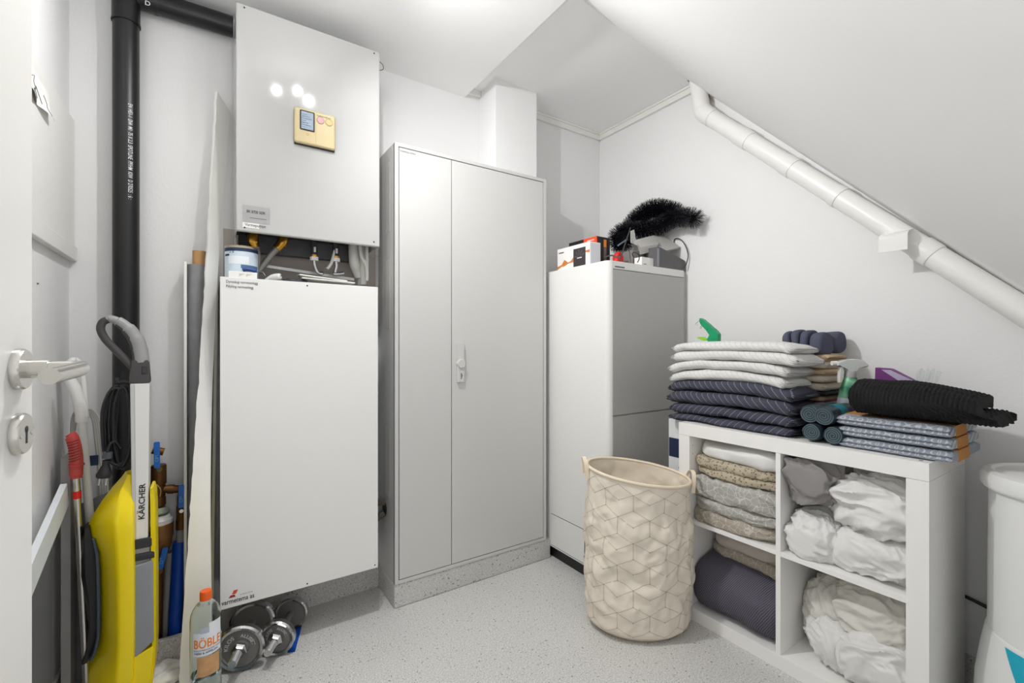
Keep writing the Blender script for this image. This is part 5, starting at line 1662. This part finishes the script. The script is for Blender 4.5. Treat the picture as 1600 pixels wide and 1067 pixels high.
a_ = dz_ * 2
for col in range(nc):
    s = col * cw
    # rhombille lattice: columns of points every a_ high, half-shifted on odd columns
    r = -1
    zz = (a_ / 2 if col % 2 else 0) - a_
    k = 0
    while zz < HB - .02:
        idx = round((zz - (a_ / 2 if col % 2 else 0)) / a_)
        key = (idx * 2 + (col % 2) + 3 * 0)
        typ = (2 * idx + (col % 2) * 1 + (0 if col % 2 == 0 else 0)) % 6
        # three kinds of points: hubs have three edges, the others take the rest
        t3 = (idx + (col // 2) * 0 + ((col + 0) % 2) * 2 - 0) % 3 if col % 2 == 0 else (idx + 2) % 3
        if zz > .025:
            dot(s, zz)
            if t3 != 0 and zz + a_ < HB - .015 and not (t3 == 2 and False):
                if t3 == 1: strip(s, zz, s, zz + a_)
            for sg in (-1, 1):
                if zz + a_ / 2 < HB - .015 and t3 in (0, 2): strip(s, zz, s + sg * cw, zz + a_ / 2)
        zz += a_
body = mb.build('canvas_body', M_CANVAS, root, smooth=70, mats=[M_CANVAS, M_PRINTLINE])
mb = MB()
V = mb.grid(lambda u, v: bas(u, .03 + .965 * v, -.003) + Vector((0, 0, .002)), 120, 60, True)
mb.build('lining', M_CANVASIN, root, smooth=70)
mb = MB()
rim = [bas(k / 120, 1.0, .001) for k in range(121)]
mb.tube(rim, .0062, 10, cap=False)
mb.build('rim_binding', M_CANVASTRIM, root, smooth=80)
for sgn in (-1, 1):
    u0 = .25 * sgn
    c = bas(u0 % 1, 1.0, .004)
    t = (bas((u0 + .01) % 1, 1.0, .004) - bas((u0 - .01) % 1, 1.0, .004)).normalized()
    out = (c - Vector((bx, by, c.z))).normalized()
    pts = [c - t * .032 + Vector((0, 0, -.045)) + out * .003, c - t * .030 + Vector((0, 0, .006)) + out * .007, c - t * .014 + Vector((0, 0, .028)) + out * .012, c + t * .014 + Vector((0, 0, .029)) + out * .012, c + t * .030 + Vector((0, 0, .006)) + out * .007, c + t * .032 + Vector((0, 0, -.045)) + out * .003]
    pp_ = bez(pts, 8)
    mb = MB()
    rows = []
    for p in pp_:
        rows.append((p - out * .0))
    wv = .013
    rings = []
    for i, p in enumerate(pp_):
        a = pp_[max(0, i - 1)]; b = pp_[min(len(pp_) - 1, i + 1)]
        tt = (b - a).normalized()
        n = tt.cross(out).normalized()
        rings.append([p + out * wv * .6 + n * .0012, p - out * wv * .6 + n * .0012, p - out * wv * .6 - n * .0012, p + out * wv * .6 - n * .0012])
    mb.ring_surface(rings, True, True)
    mb.build('handle', M_CANVASTRIM, root, smooth=40)

# ================================================================= WASTE BIN
nx_, ny_ = 1.842, .160
root = thing('waste_bin', 'white round lidded bin with a turquoise triangle at its foot by the right wall', 'bin', (nx_, ny_, 0))
M_BIN = mat('white_bin_plastic', (226, 227, 226), .35, bump=.06, bscale=70)
MB().lathe([(0, .02), (.158, .02), (.166, .06), (.168, .32), (.166, .60), (.165, .742), (.150, .742), (0, .742)], (nx_, ny_, 0), 72).build('body', M_BIN, root)
MB().lathe([(.160, .728), (.176, .726), (.1815, .734), (.1815, .758), (.176, .768), (.160, .772), (.152, .767), (.10, .772), (.05, .786), (0, .790)], (nx_, ny_, 0), 72).build('lid', M_BIN, root)
MB().lathe([(0, 0), (.192, 0), (.197, .006), (.196, .10), (.192, .20), (.183, .27), (.172, .338), (.1675, .345)], (nx_, ny_, 0), 72).build('base', M_BIN, root)


def bside(a, z):
    prof = [(0, .197), (.10, .1965), (.20, .1925), (.27, .1835), (.338, .1725)]
    for (z0, r0), (z1, r1) in zip(prof, prof[1:]):
        if z <= z1: r = r0 + (r1 - r0) * (z - z0) / (z1 - z0); break
    else: r = .172
    return Vector((nx_ + (r + .0012) * math.sin(a), ny_ + (r + .0012) * math.cos(a), z))


ac = math.atan2(-nx_, -ny_)        # bearing back to the doorway
mb = MB()
def azim(px, z):
    best = None
    for k in range(400):
        a = ac - 1.6 + 3.2 * k / 399
        p_ = bside(a, z)
        dd = SN * p_.x + CS * p_.y; rr_ = CS * p_.x - SN * p_.y
        if (p_ - Vector((nx_, ny_, z))).dot(Vector((-p_.x, -p_.y, 0))) < 0: continue
        e_ = abs(800 + FOC * rr_ / dd - px)
        if best is None or e_ < best[0]: best = (e_, a)
    return best[1]


a0_, a1_ = azim(1570, .334), azim(1598, .30)
za_ = .334
mb.grid(lambda u, v: bside(a0_ + (a1_ - a0_) * 3.2 * v, za_ - (.001 + .27 * v) * u), 12, 20)
mb.build('turquoise_triangle', mat('turquoise_plastic', (18, 164, 190), .4), root, smooth=60)
# cable along the wall behind it
tag(MB().tube(bez([(2.052, .48, .300), (2.052, .40, .289), (2.052, .28, .258), (2.052, .12, .226), (2.052, -.02, .20)], 6), .0055, 8).build('wall_cable', M_RUBBER), 'black cable running down along the right wall behind the white bin', 'cable')

# ================================================================= WHITE WASTE PIPE UNDER THE STAIR
root = thing('waste_pipe', 'white sloping waste pipe along the right wall under the stair', 'pipe', (2.005, .7, 1.6))
RP = .0375
xp = 2.012
A, B = P(1099, 176, X=xp), P(1600, 487, X=xp)
dv = (B - A).normalized()
A2 = A + dv * .04
E_ = A + dv * ((A.y + .02) / -dv.y)
MB().cyl(A2, E_, RP, RP, 32).build('pipe_run', M_PIPEWHITE, root)
top = Vector((xp - .004, A.y + .030, 2.43))
pts = bez([A + dv * .055, A + dv * .02, A + Vector((0, .004, .012)), A + Vector((-.002, .012, .05)), A + Vector((-.003, .018, .09)), top], 8)
MB().tube(pts, [RP + .0035] * 17 + [RP + .001] * 24, 28).build('elbow', M_PIPEWHITE, root)
for q in ((1097, 158), ):
    pass


def along(px, py):
    p = P(px, py, X=xp)
    s = (p - A).dot(dv)
    return s


for k, (q0, q1) in enumerate((((1107, 181), (1113, 186)), ((1151, 212), (1171, 223)), ((1224, 258), (1240, 266)), ((1302, 307), (1312, 313)), ((1432, 392), (1456, 405)))):
    s0, s1 = along(*q0), along(*q1)
    MB().lathe([(RP, 0), (RP + .0028, .001), (RP + .0034, .006), (RP + .0034, s1 - s0 - .006), (RP + .0028, s1 - s0 - .001), (RP, s1 - s0)], A + dv * s0, 32, dv, cap=False).build('coupling', M_PIPEWHITE, root)
MB().lathe([(RP + .001, 0), (RP + .009, 0), (RP + .009, .004), (RP + .001, .004)], (top.x, top.y, 2.4245), 30, cap=False).build('ceiling_collar', mat('rusty_edge', (120, 92, 70), .8), root)
MB().tube(bez([top + Vector((.03, -.03, -.01)), top + Vector((.036, -.034, -.05)), top + Vector((.036, -.036, -.09)), A + Vector((.03, -.03, .05))], 6), .003, 6).build('sealant_strand', mat('old_sealant', (176, 150, 126), .8), root)
for q, n in (((1413, 376), 0), ((1424, 384), 1), ((1432, 389), 2)):
    p = P(q[0], q[1], X=xp + .01)
    MB().tube(bez([p + Vector((0, .01, .015)), p + Vector((.01, 0, .022)), p + Vector((.012, -.012, .010)), p + Vector((.004, -.03, -.004))], 4), .0032, 6).build('foam_strand', mat('old_foam', (190, 170, 148), .9), root)
# curved cover plate over the pipe
xc = 1.935
c0, c1, c2, c3 = P(1372, 363, X=xc), P(1417, 353, X=xc), P(1419, 389, X=xc), P(1373, 395, X=xc)
yL, yR = (c0.y + c3.y) / 2, (c1.y + c2.y) / 2
mb = MB()
ns = 14


def cov(u, v, w):
    """u along Y, v down the section, w thickness"""
    y = yL + (yR - yL) * u
    zt = (c0.z + .004) * (1 - u) + c1.z * u
    zb_ = c3.z * (1 - u) + c2.z * u
    if v < .45:
        a = math.pi / 2 * (v / .45)
        x = xc + .085 - .085 * math.sin(a) + w * math.sin(a)
        z = zt - .030 + .030 * math.cos(a) - w * math.cos(a)
        if v < .0001: x = xc + .085
    else:
        f = (v - .45) / .55
        x = xc + w
        z = (zt - .030) * (1 - f) + zb_ * f
    return Vector((x, y, z))


V1 = mb.grid(lambda u, v: cov(u, v, 0), 10, 24)
V2 = mb.grid(lambda u, v: cov(u, v, .003), 10, 24)
for j in range(24):
    mb.bm.faces.new((V1[j][0], V1[j + 1][0], V2[j + 1][0], V2[j][0])); mb.bm.faces.new((V1[j][-1], V1[j + 1][-1], V2[j + 1][-1], V2[j][-1]))
for i in range(10):
    mb.bm.faces.new((V1[0][i], V1[0][i + 1], V2[0][i + 1], V2[0][i])); mb.bm.faces.new((V1[-1][i], V1[-1][i + 1], V2[-1][i + 1], V2[-1][i]))
tag(mb.build('pipe_bracket_cover', mat('glossy_white_plastic', (230, 230, 228), .15), smooth=50), 'glossy white curved plastic cover clipped over the sloping waste pipe', 'cover')

# ================================================================= THINGS ON TOP OF THE APPLIANCE
ZU_ = ZT
c = P(922, 377, X=1.532)
root = thing('device_carton', 'white printed carton with a dark square picture on the left edge of the appliance top', 'carton', (1.568, 1.74, ZU_))
y0, y1 = P(921.5, 380, X=1.532).y, P(871, 385, X=1.532).y
hz = 1.606 - ZU_
MB().box(1.532, 1.604, y0, y1, ZU_, 1.608, .0015).build('carton', mat('carton_white', (236, 234, 232), .5), root)
ya, yb = P(915, 390, X=1.532).y, P(896, 395, X=1.532).y
mb = MB().box(1.5312, 1.5325, ya, yb, ZU_ + .006, 1.588, .0003)
mb.build('picture_square', mat('dark_brown_print', (52, 46, 50), .4), root)
ymid = (ya + yb) / 2
mb = MB()
for k in range(14):
    a = math.pi * (k + .5) / 14
    mb.prism([(-.0012, .008), (.0012, .008), (.003, .036), (-.003, .036)], (1.5311, ymid, 1.545), (0, math.cos(a - 1.57), math.sin(a - 1.57)), (0, -math.sin(a - 1.57), math.cos(a - 1.57)), (-.0001, 0, 0)) if k % 3 == 0 else None
mb.build('picture_rays', mat('brown_sheen', (92, 84, 88), .4), root)
MB().box(1.5308, 1.5312, ymid - .018, ymid + .016, 1.537, 1.542).build('picture_lettering', M_WHITEINK, root)
sw = mat('orange_swirl', (206, 122, 56), .5)
yfar = y1
MB().prism([(yfar, ZU_ + .012), (yfar, ZU_ + .028), (yfar - .035, ZU_ + .035), (yfar - .058, ZU_ + .058), (yfar - .085, ZU_ + .040), (yfar - .105, ZU_ + .044), (yb + .001, ZU_ + .060), (yb + .001, ZU_ + .036), (yfar - .105, ZU_ + .036), (yfar - .085, ZU_ + .034), (yfar - .055, ZU_ + .024), (yfar - .035, ZU_ + .026)], (1.5318, 0, 0), (0, 1, 0), (0, 0, 1), (-.0004, 0, 0)).build('orange_swirl', sw, root)
MB().prism([(ya - .001, ZU_ + .072), (ya - .001, ZU_ + .080), (y0 + .001, ZU_ + .082), (y0 + .001, ZU_ + .066)], (1.5318, 0, 0), (0, 1, 0), (0, 0, 1), (-.0004, 0, 0)).build('orange_swirl', sw, root)
MB().box(1.5314, 1.5322, y1 - .052, y1 - .012, 1.583, 1.588).build('carton_lettering', M_INK, root)
MB().box(1.538, 1.600, y0 - .0006, y0 + .001, ZU_ + .004, 1.603).build('end_panel', mat('pale_grey_card', (206, 208, 214), .5), root)

root = thing('tool_carton', 'black carton with orange-red corner standing behind the white carton', 'carton', (1.662, 1.76, ZU_))
MB().box(1.613, 1.708, 1.660, 1.868, ZU_, 1.652, .0015).build('carton', mat('black_card', (28, 24, 26), .45), root)
oc = mat('orange_red_card', (232, 78, 36), .45)
MB().box(1.6122, 1.6135, 1.660, 1.752, 1.612, 1.651).build('orange_corner', oc, root)
MB().box(1.6115, 1.6123, 1.675, 1.725, 1.634, 1.639).build('corner_lettering', M_WHITEINK, root)
MB().box(1.6125, 1.618, 1.6592, 1.6605, ZU_ + .02, 1.648).build('orange_edge', oc, root)
for k in range(4): MB().lathe([(0, 0), (.006, 0), (.006, .0004), (0, .0004)], (1.632, 1.6597, ZU_ + .03 + .018 * k), 12, (0, -1, 0)).build('orange_icon', mat('dark_red_icon', (130, 40, 26), .5), root)
MB().box(1.664, 1.682, 1.659, 1.6605, ZU_ + .01, 1.600).build('grey_stripe', mat('grey_card_print', (112, 100, 92), .5), root)
MB().box(1.664, 1.682, 1.659, 1.6605, 1.602, 1.640).build('amber_stripe', mat('amber_card_print', (226, 132, 40), .5), root)
a = P(963, 392, Y=1.58)
tag(crumple((a.x + .016, 1.585, ZU_ + .036), (.026, .02, .036), 3.9, .006, 30, 30, 20, .7, folds=.005).build('red_pouch', mat('red_nylon', (206, 26, 24), .5), smooth=80), 'small red crumpled pouch beside the black carton', 'pouch')

# grey wall bracket device lying over white and dark pieces
YD = 1.515


def Dp(px, py, y=YD): return P(px, py, Y=y)


root = thing('grey_dock', 'light grey plastic dock with tilted tray lying on top of the appliance', 'device', (Dp(1015, 410).x, YD, ZU_))
mb = MB()
poly = [(983, 380), (986, 361), (990, 358.5), (996, 366), (998, 373), (1031, 364.5), (1033.5, 365.5), (1062, 387), (1056, 391), (1034, 381), (1025, 374.5), (996, 381), (990, 381.5)]
M_DOCK = mat('dock_grey', (186, 184, 180), .4)
v0, v1, v2, v3 = Dp(987, 376.5, 1.50), Dp(1031, 365.5, 1.50), Dp(1061, 387, 1.46), Dp(1010, 391, 1.46)
tray_a = [Dp(985, 379, 1.60), Dp(1031, 367, 1.60), Dp(1062, 388, 1.50), Dp(1022, 398, 1.50)]
n = (tray_a[1] - tray_a[0]).cross(tray_a[3] - tray_a[0]).normalized()
if n.z < 0: n = -n
MB().hexa([q for q in tray_a], [q + n * .010 for q in tray_a], bev=.002).build('tray', M_DOCK, root)
e = (tray_a[1] - tray_a[0]).normalized()
MB().hexa([tray_a[0], tray_a[0] + e * .030, tray_a[0] + e * .030 + (tray_a[3] - tray_a[0]) * .1, tray_a[0] + (tray_a[3] - tray_a[0]) * .1], [Dp(985, 361, 1.60), Dp(991, 358.5, 1.60), Dp(991, 359, 1.59), Dp(985, 361.5, 1.59)], bev=.001).build('tray_lip', M_LGREY, root)
# tapering body beneath the tray
b4 = [Dp(1000, 398, 1.585), Dp(1020, 393, 1.585), Dp(1020, 393, 1.52), Dp(1000, 398, 1.52)]
t4 = [Dp(994, 377, 1.59), Dp(1026, 371, 1.59), Dp(1030, 380, 1.52), Dp(1000, 386, 1.52)]
MB().hexa(b4, t4, bev=.002).build('dock_body', M_DOCK, root)
a4 = [Dp(1002, 399, 1.50), Dp(1020, 397, 1.50)]
MB().box(Dp(986, 400, 1.56).x, Dp(1022, 400, 1.56).x, 1.55, 1.62, ZU_, Dp(1000, 393, 1.56).z, .003).build('dock_foot', mat('dock_shadow_grey', (130, 128, 126), .5), root)
root = thing('dark_grey_wedge', 'dark grey wedge-shaped plastic piece at the right front corner of the appliance top', 'device', (Dp(1045, 410).x, 1.50, ZU_))
x_a, x_b = Dp(1024, 400, 1.475).x, Dp(1068, 400, 1.475).x
zt0 = Dp(1026, 386, 1.475).z; zt1 = Dp(1067, 409, 1.475).z
mb = MB().prism([(x_a, ZU_ + .0005), (x_b, ZU_ + .0005), (x_b, zt1), (x_b - .012, zt1 + .006), (x_a + .02, zt0), (x_a + .004, zt0)], (0, 1.462, 0), (1, 0, 0), (0, 0, 1), (0, .075, 0), bev=.003)
mb.build('body', mat('wedge_grey', (92, 90, 92), .5, var=.2, vscale=40), root)
MB().box(x_a - .001, x_a + .012, 1.460, 1.463, ZU_ + .004, zt0 - .008, .0008).build('end_strip', mat('blue_grey_strip', (128, 136, 146), .4), root)
x_a, x_b = Dp(1000, 405, 1.50).x, Dp(1022, 405, 1.50).x
root = thing('small_white_carton', 'small white labelled carton in front under the grey dock', 'carton', ((x_a + x_b) / 2, 1.50, ZU_))
MB().box(x_a, x_b, 1.488, 1.535, ZU_, Dp(1010, 402, 1.488).z, .001).build('carton', M_PAPER, root)
MB().box(x_a + .012, x_a + .032, 1.4872, 1.4882, ZU_ + .012, ZU_ + .0145).build('printed_line', M_INK, root)
pts = [Dp(*q, 1.48) for q in ((990, 402), (988, 396), (992, 394.5), (998, 398), (998.5, 405), (996, 410))]
for p_ in pts: p_.z = max(p_.z, ZU_ + .003)
tag(MB().tube(bez(pts, 6), .0022, 8).build('short_cable', M_RUBBER), 'short black cable curling in front of the grey dock', 'cable')
pts = [Dp(1052, 388, 1.53), Dp(1054, 374, 1.53), P(1063, 374, X=2.04), P(1071, 384, X=2.044), P(1075, 398, X=2.046), P(1073, 410, X=2.04), P(1069, 419, X=2.03)]
tag(MB().tube(bez(pts, 8), .0026, 8).build('long_cable', M_RUBBER), 'long black cable arching over the right front corner of the appliance', 'cable')
pts = [Dp(945, 402, 1.6), Dp(955, 399, 1.55), Dp(962, 401, 1.52), Dp(970, 402, 1.5)]
for p_ in pts: p_.z = max(p_.z, ZU_ + .004)
tag(MB().tube(bez(pts, 6), .0035, 8).build('flat_cable', M_DGREY), 'dark grey cable lying along the front edge of the appliance top', 'cable')
tag(MB().obox((Dp(965, 384, 1.60) + Dp(980, 374, 1.60)) / 2, (Dp(980, 374, 1.60) - Dp(965, 384, 1.60)) / 2 * .9, Vector((0, .006, 0)), Vector((.002, 0, .004)), .001).build('blue_grey_bar', mat('blue_grey_plastic', (92, 108, 124), .35)), 'short blue-grey plastic bar slanting in front of the bristle garland', 'bar')
# thin bent rods behind the dock
a, b = Dp(966, 405, 1.53), Dp(985, 356, 1.60)
a.z = ZU_ + .002
tag(MB().tube([a, a.lerp(b, .55), b], .003, 8).build('thin_rod', M_DGREY), 'thin dark rod leaning up at the left of the grey dock', 'rod')

# ---- bristly black garland
root = thing('bristle_garland', 'black bristly garland coiled on top of the appliance against the wall', 'garland', (1.86, 1.65, ZU_))
ctl = [(1098, 345, 1.36), (1086, 343, 1.42), (1062, 346, 1.50), (1030, 355, 1.58), (1000, 360, 1.66), (972, 362, 1.76), (962, 375, 1.80), (972, 386, 1.80), (980, 366, 1.80), (990, 349, 1.76), (1012, 338, 1.70), (1040, 331, 1.62), (1066, 334, 1.54), (1086, 340, 1.46)]
cp = [P(x, y, Y=yy) for x, y, yy in ctl]
for q in cp: q.x = min(q.x, XR - .075)
core = bez(cp, 14)
MB().tube(core, .005, 6).build('wire_core', M_INK, root)
mb = MB()
rb_ = random.Random(5)
bl_mi = 0
NB = 8500
seg = [(core[i + 1] - core[i]).length for i in range(len(core) - 1)]
tot = sum(seg)
cum = [0]
for s in seg: cum.append(cum[-1] + s)
ii = 0
for k in range(NB):
    s = tot * k / NB
    while cum[ii + 1] < s: ii += 1
    f = (s - cum[ii]) / max(1e-9, seg[ii])
    p = core[ii].lerp(core[ii + 1], f)
    t = (core[ii + 1] - core[ii]).normalized()
    u = t.orthogonal().normalized(); v = t.cross(u)
    a = k * 2.39996 + rb_.uniform(-.3, .3)
    d = (u * math.cos(a) + v * math.sin(a) + t * rb_.uniform(-.22, .22)).normalized()
    L_ = rb_.uniform(.044, .056)
    if k < 260: d = (d + t * -rb_.uniform(0, .9)).normalized()
    q = p + d * L_
    if q.z < ZU_ + .002 and q.y > YU: q.z = ZU_ + .002
    if q.x > XR - .003: q.x = XR - .003
    sd = d.cross(t).normalized() * .0009
    n2 = d.cross(sd).normalized() * .0009
    v0 = mb.bm.verts.new(p + sd); v1 = mb.bm.verts.new(p - sd); v2 = mb.bm.verts.new(p + n2 * 1.4)
    w0 = mb.bm.verts.new(q + sd * .8); w1 = mb.bm.verts.new(q - sd * .8); w2 = mb.bm.verts.new(q + n2)
    mb.bm.faces.new((v0, w0, w1, v1)); mb.bm.faces.new((v1, w1, w2, v2)); mb.bm.faces.new((v2, w2, w0, v0)); mb.bm.faces.new((w0, w2, w1))
me = bpy.data.meshes.new('bristles'); mb.bm.to_mesh(me); mb.bm.free()
me.materials.append(mat('black_bristle', (24, 24, 32), .22, spec=.9))
o = bpy.data.objects.new('bristles', me); COL.objects.link(o); adopt(o, root); o['kind'] = 'stuff'
# ================================================================= LIGHT
def point(name, loc, e, r=.016, col=(1, .992, .985)):
    l = bpy.data.lights.new(name, 'POINT'); l.energy = e; l.shadow_soft_size = r; l.color = col
    o = bpy.data.objects.new(name, l); COL.objects.link(o); o.location = loc
    return o


AIM = (Vector((-1.5, .8, 1.0)), Vector((1.5, .35, .5)), Vector((1.9, 1.4, .9)))
for i, q in enumerate(((432, 141), (465, 142), (482, 157))):
    a = P(q[0], q[1], Y=YP)
    # the three bulbs of the ceiling lamp, mirrored in the enamel front at these spots
    s = (2.27 - a.z) / (a.z - CAMZ)
    bp = Vector((a.x * (1 + s), YP - YP * s, 2.27))
    point('spot_bulb', bp, 0.55)
    l = bpy.data.lights.new('spot_beam', 'SPOT'); l.energy = (20, 22, 22)[i]; l.shadow_soft_size = .016
    l.spot_size = math.radians(165); l.spot_blend = 1.0; l.color = (1, .992, .985)
    o = bpy.data.objects.new('spot_beam', l); COL.objects.link(o); o.location = bp
    o.rotation_euler = (AIM[i] - bp).to_track_quat('-Z', 'Y').to_euler()
# added fill spot, turned up so that the white ceiling spreads it
l = bpy.data.lights.new('bounce_fill', 'SPOT'); l.energy = 15.0; l.shadow_soft_size = .03
l.spot_size = math.radians(110); l.spot_blend = .6; l.color = (.985, .992, 1)
o = bpy.data.objects.new('bounce_fill', l); COL.objects.link(o); o.location = (.12, .02, 1.42)
o.rotation_euler = (Vector((.16, .40, 2.381)) - o.location).to_track_quat('-Z', 'Y').to_euler()
w = bpy.data.worlds.new('hall_light'); SC.world = w; w.use_nodes = True
bg = w.node_tree.nodes['Background']
bg.inputs[0].default_value = (1, 1, 1, 1); bg.inputs[1].default_value = 0.7

# ================================================================= CAMERA
cam = bpy.data.cameras.new('camera'); co = bpy.data.objects.new('camera', cam); COL.objects.link(co)
cam.sensor_fit = 'HORIZONTAL'; cam.sensor_width = 36.0; cam.lens = 36.0 * FOC / 1600
cam.shift_y = (CY - 533.5) / 1600
cam.clip_start = .01
co.location = (0, 0, CAMZ); co.rotation_euler = (math.pi / 2, 0, -YAW)
SC.camera = co
SC.view_settings.view_transform = 'Standard'; SC.view_settings.look = 'None'
SC.view_settings.gamma = 1.0; SC.view_settings.use_curve_mapping = False
SC.view_settings.exposure = 0.56
SC.cycles.max_bounces = 14; SC.cycles.diffuse_bounces = 10; SC.cycles.glossy_bounces = 4
SC.cycles.transmission_bounces = 8; SC.cycles.transparent_max_bounces = 8
SC.cycles.caustics_reflective = False; SC.cycles.caustics_refractive = False
SC.cycles.sample_clamp_indirect = 4.0
SC.cycles.use_denoising = True
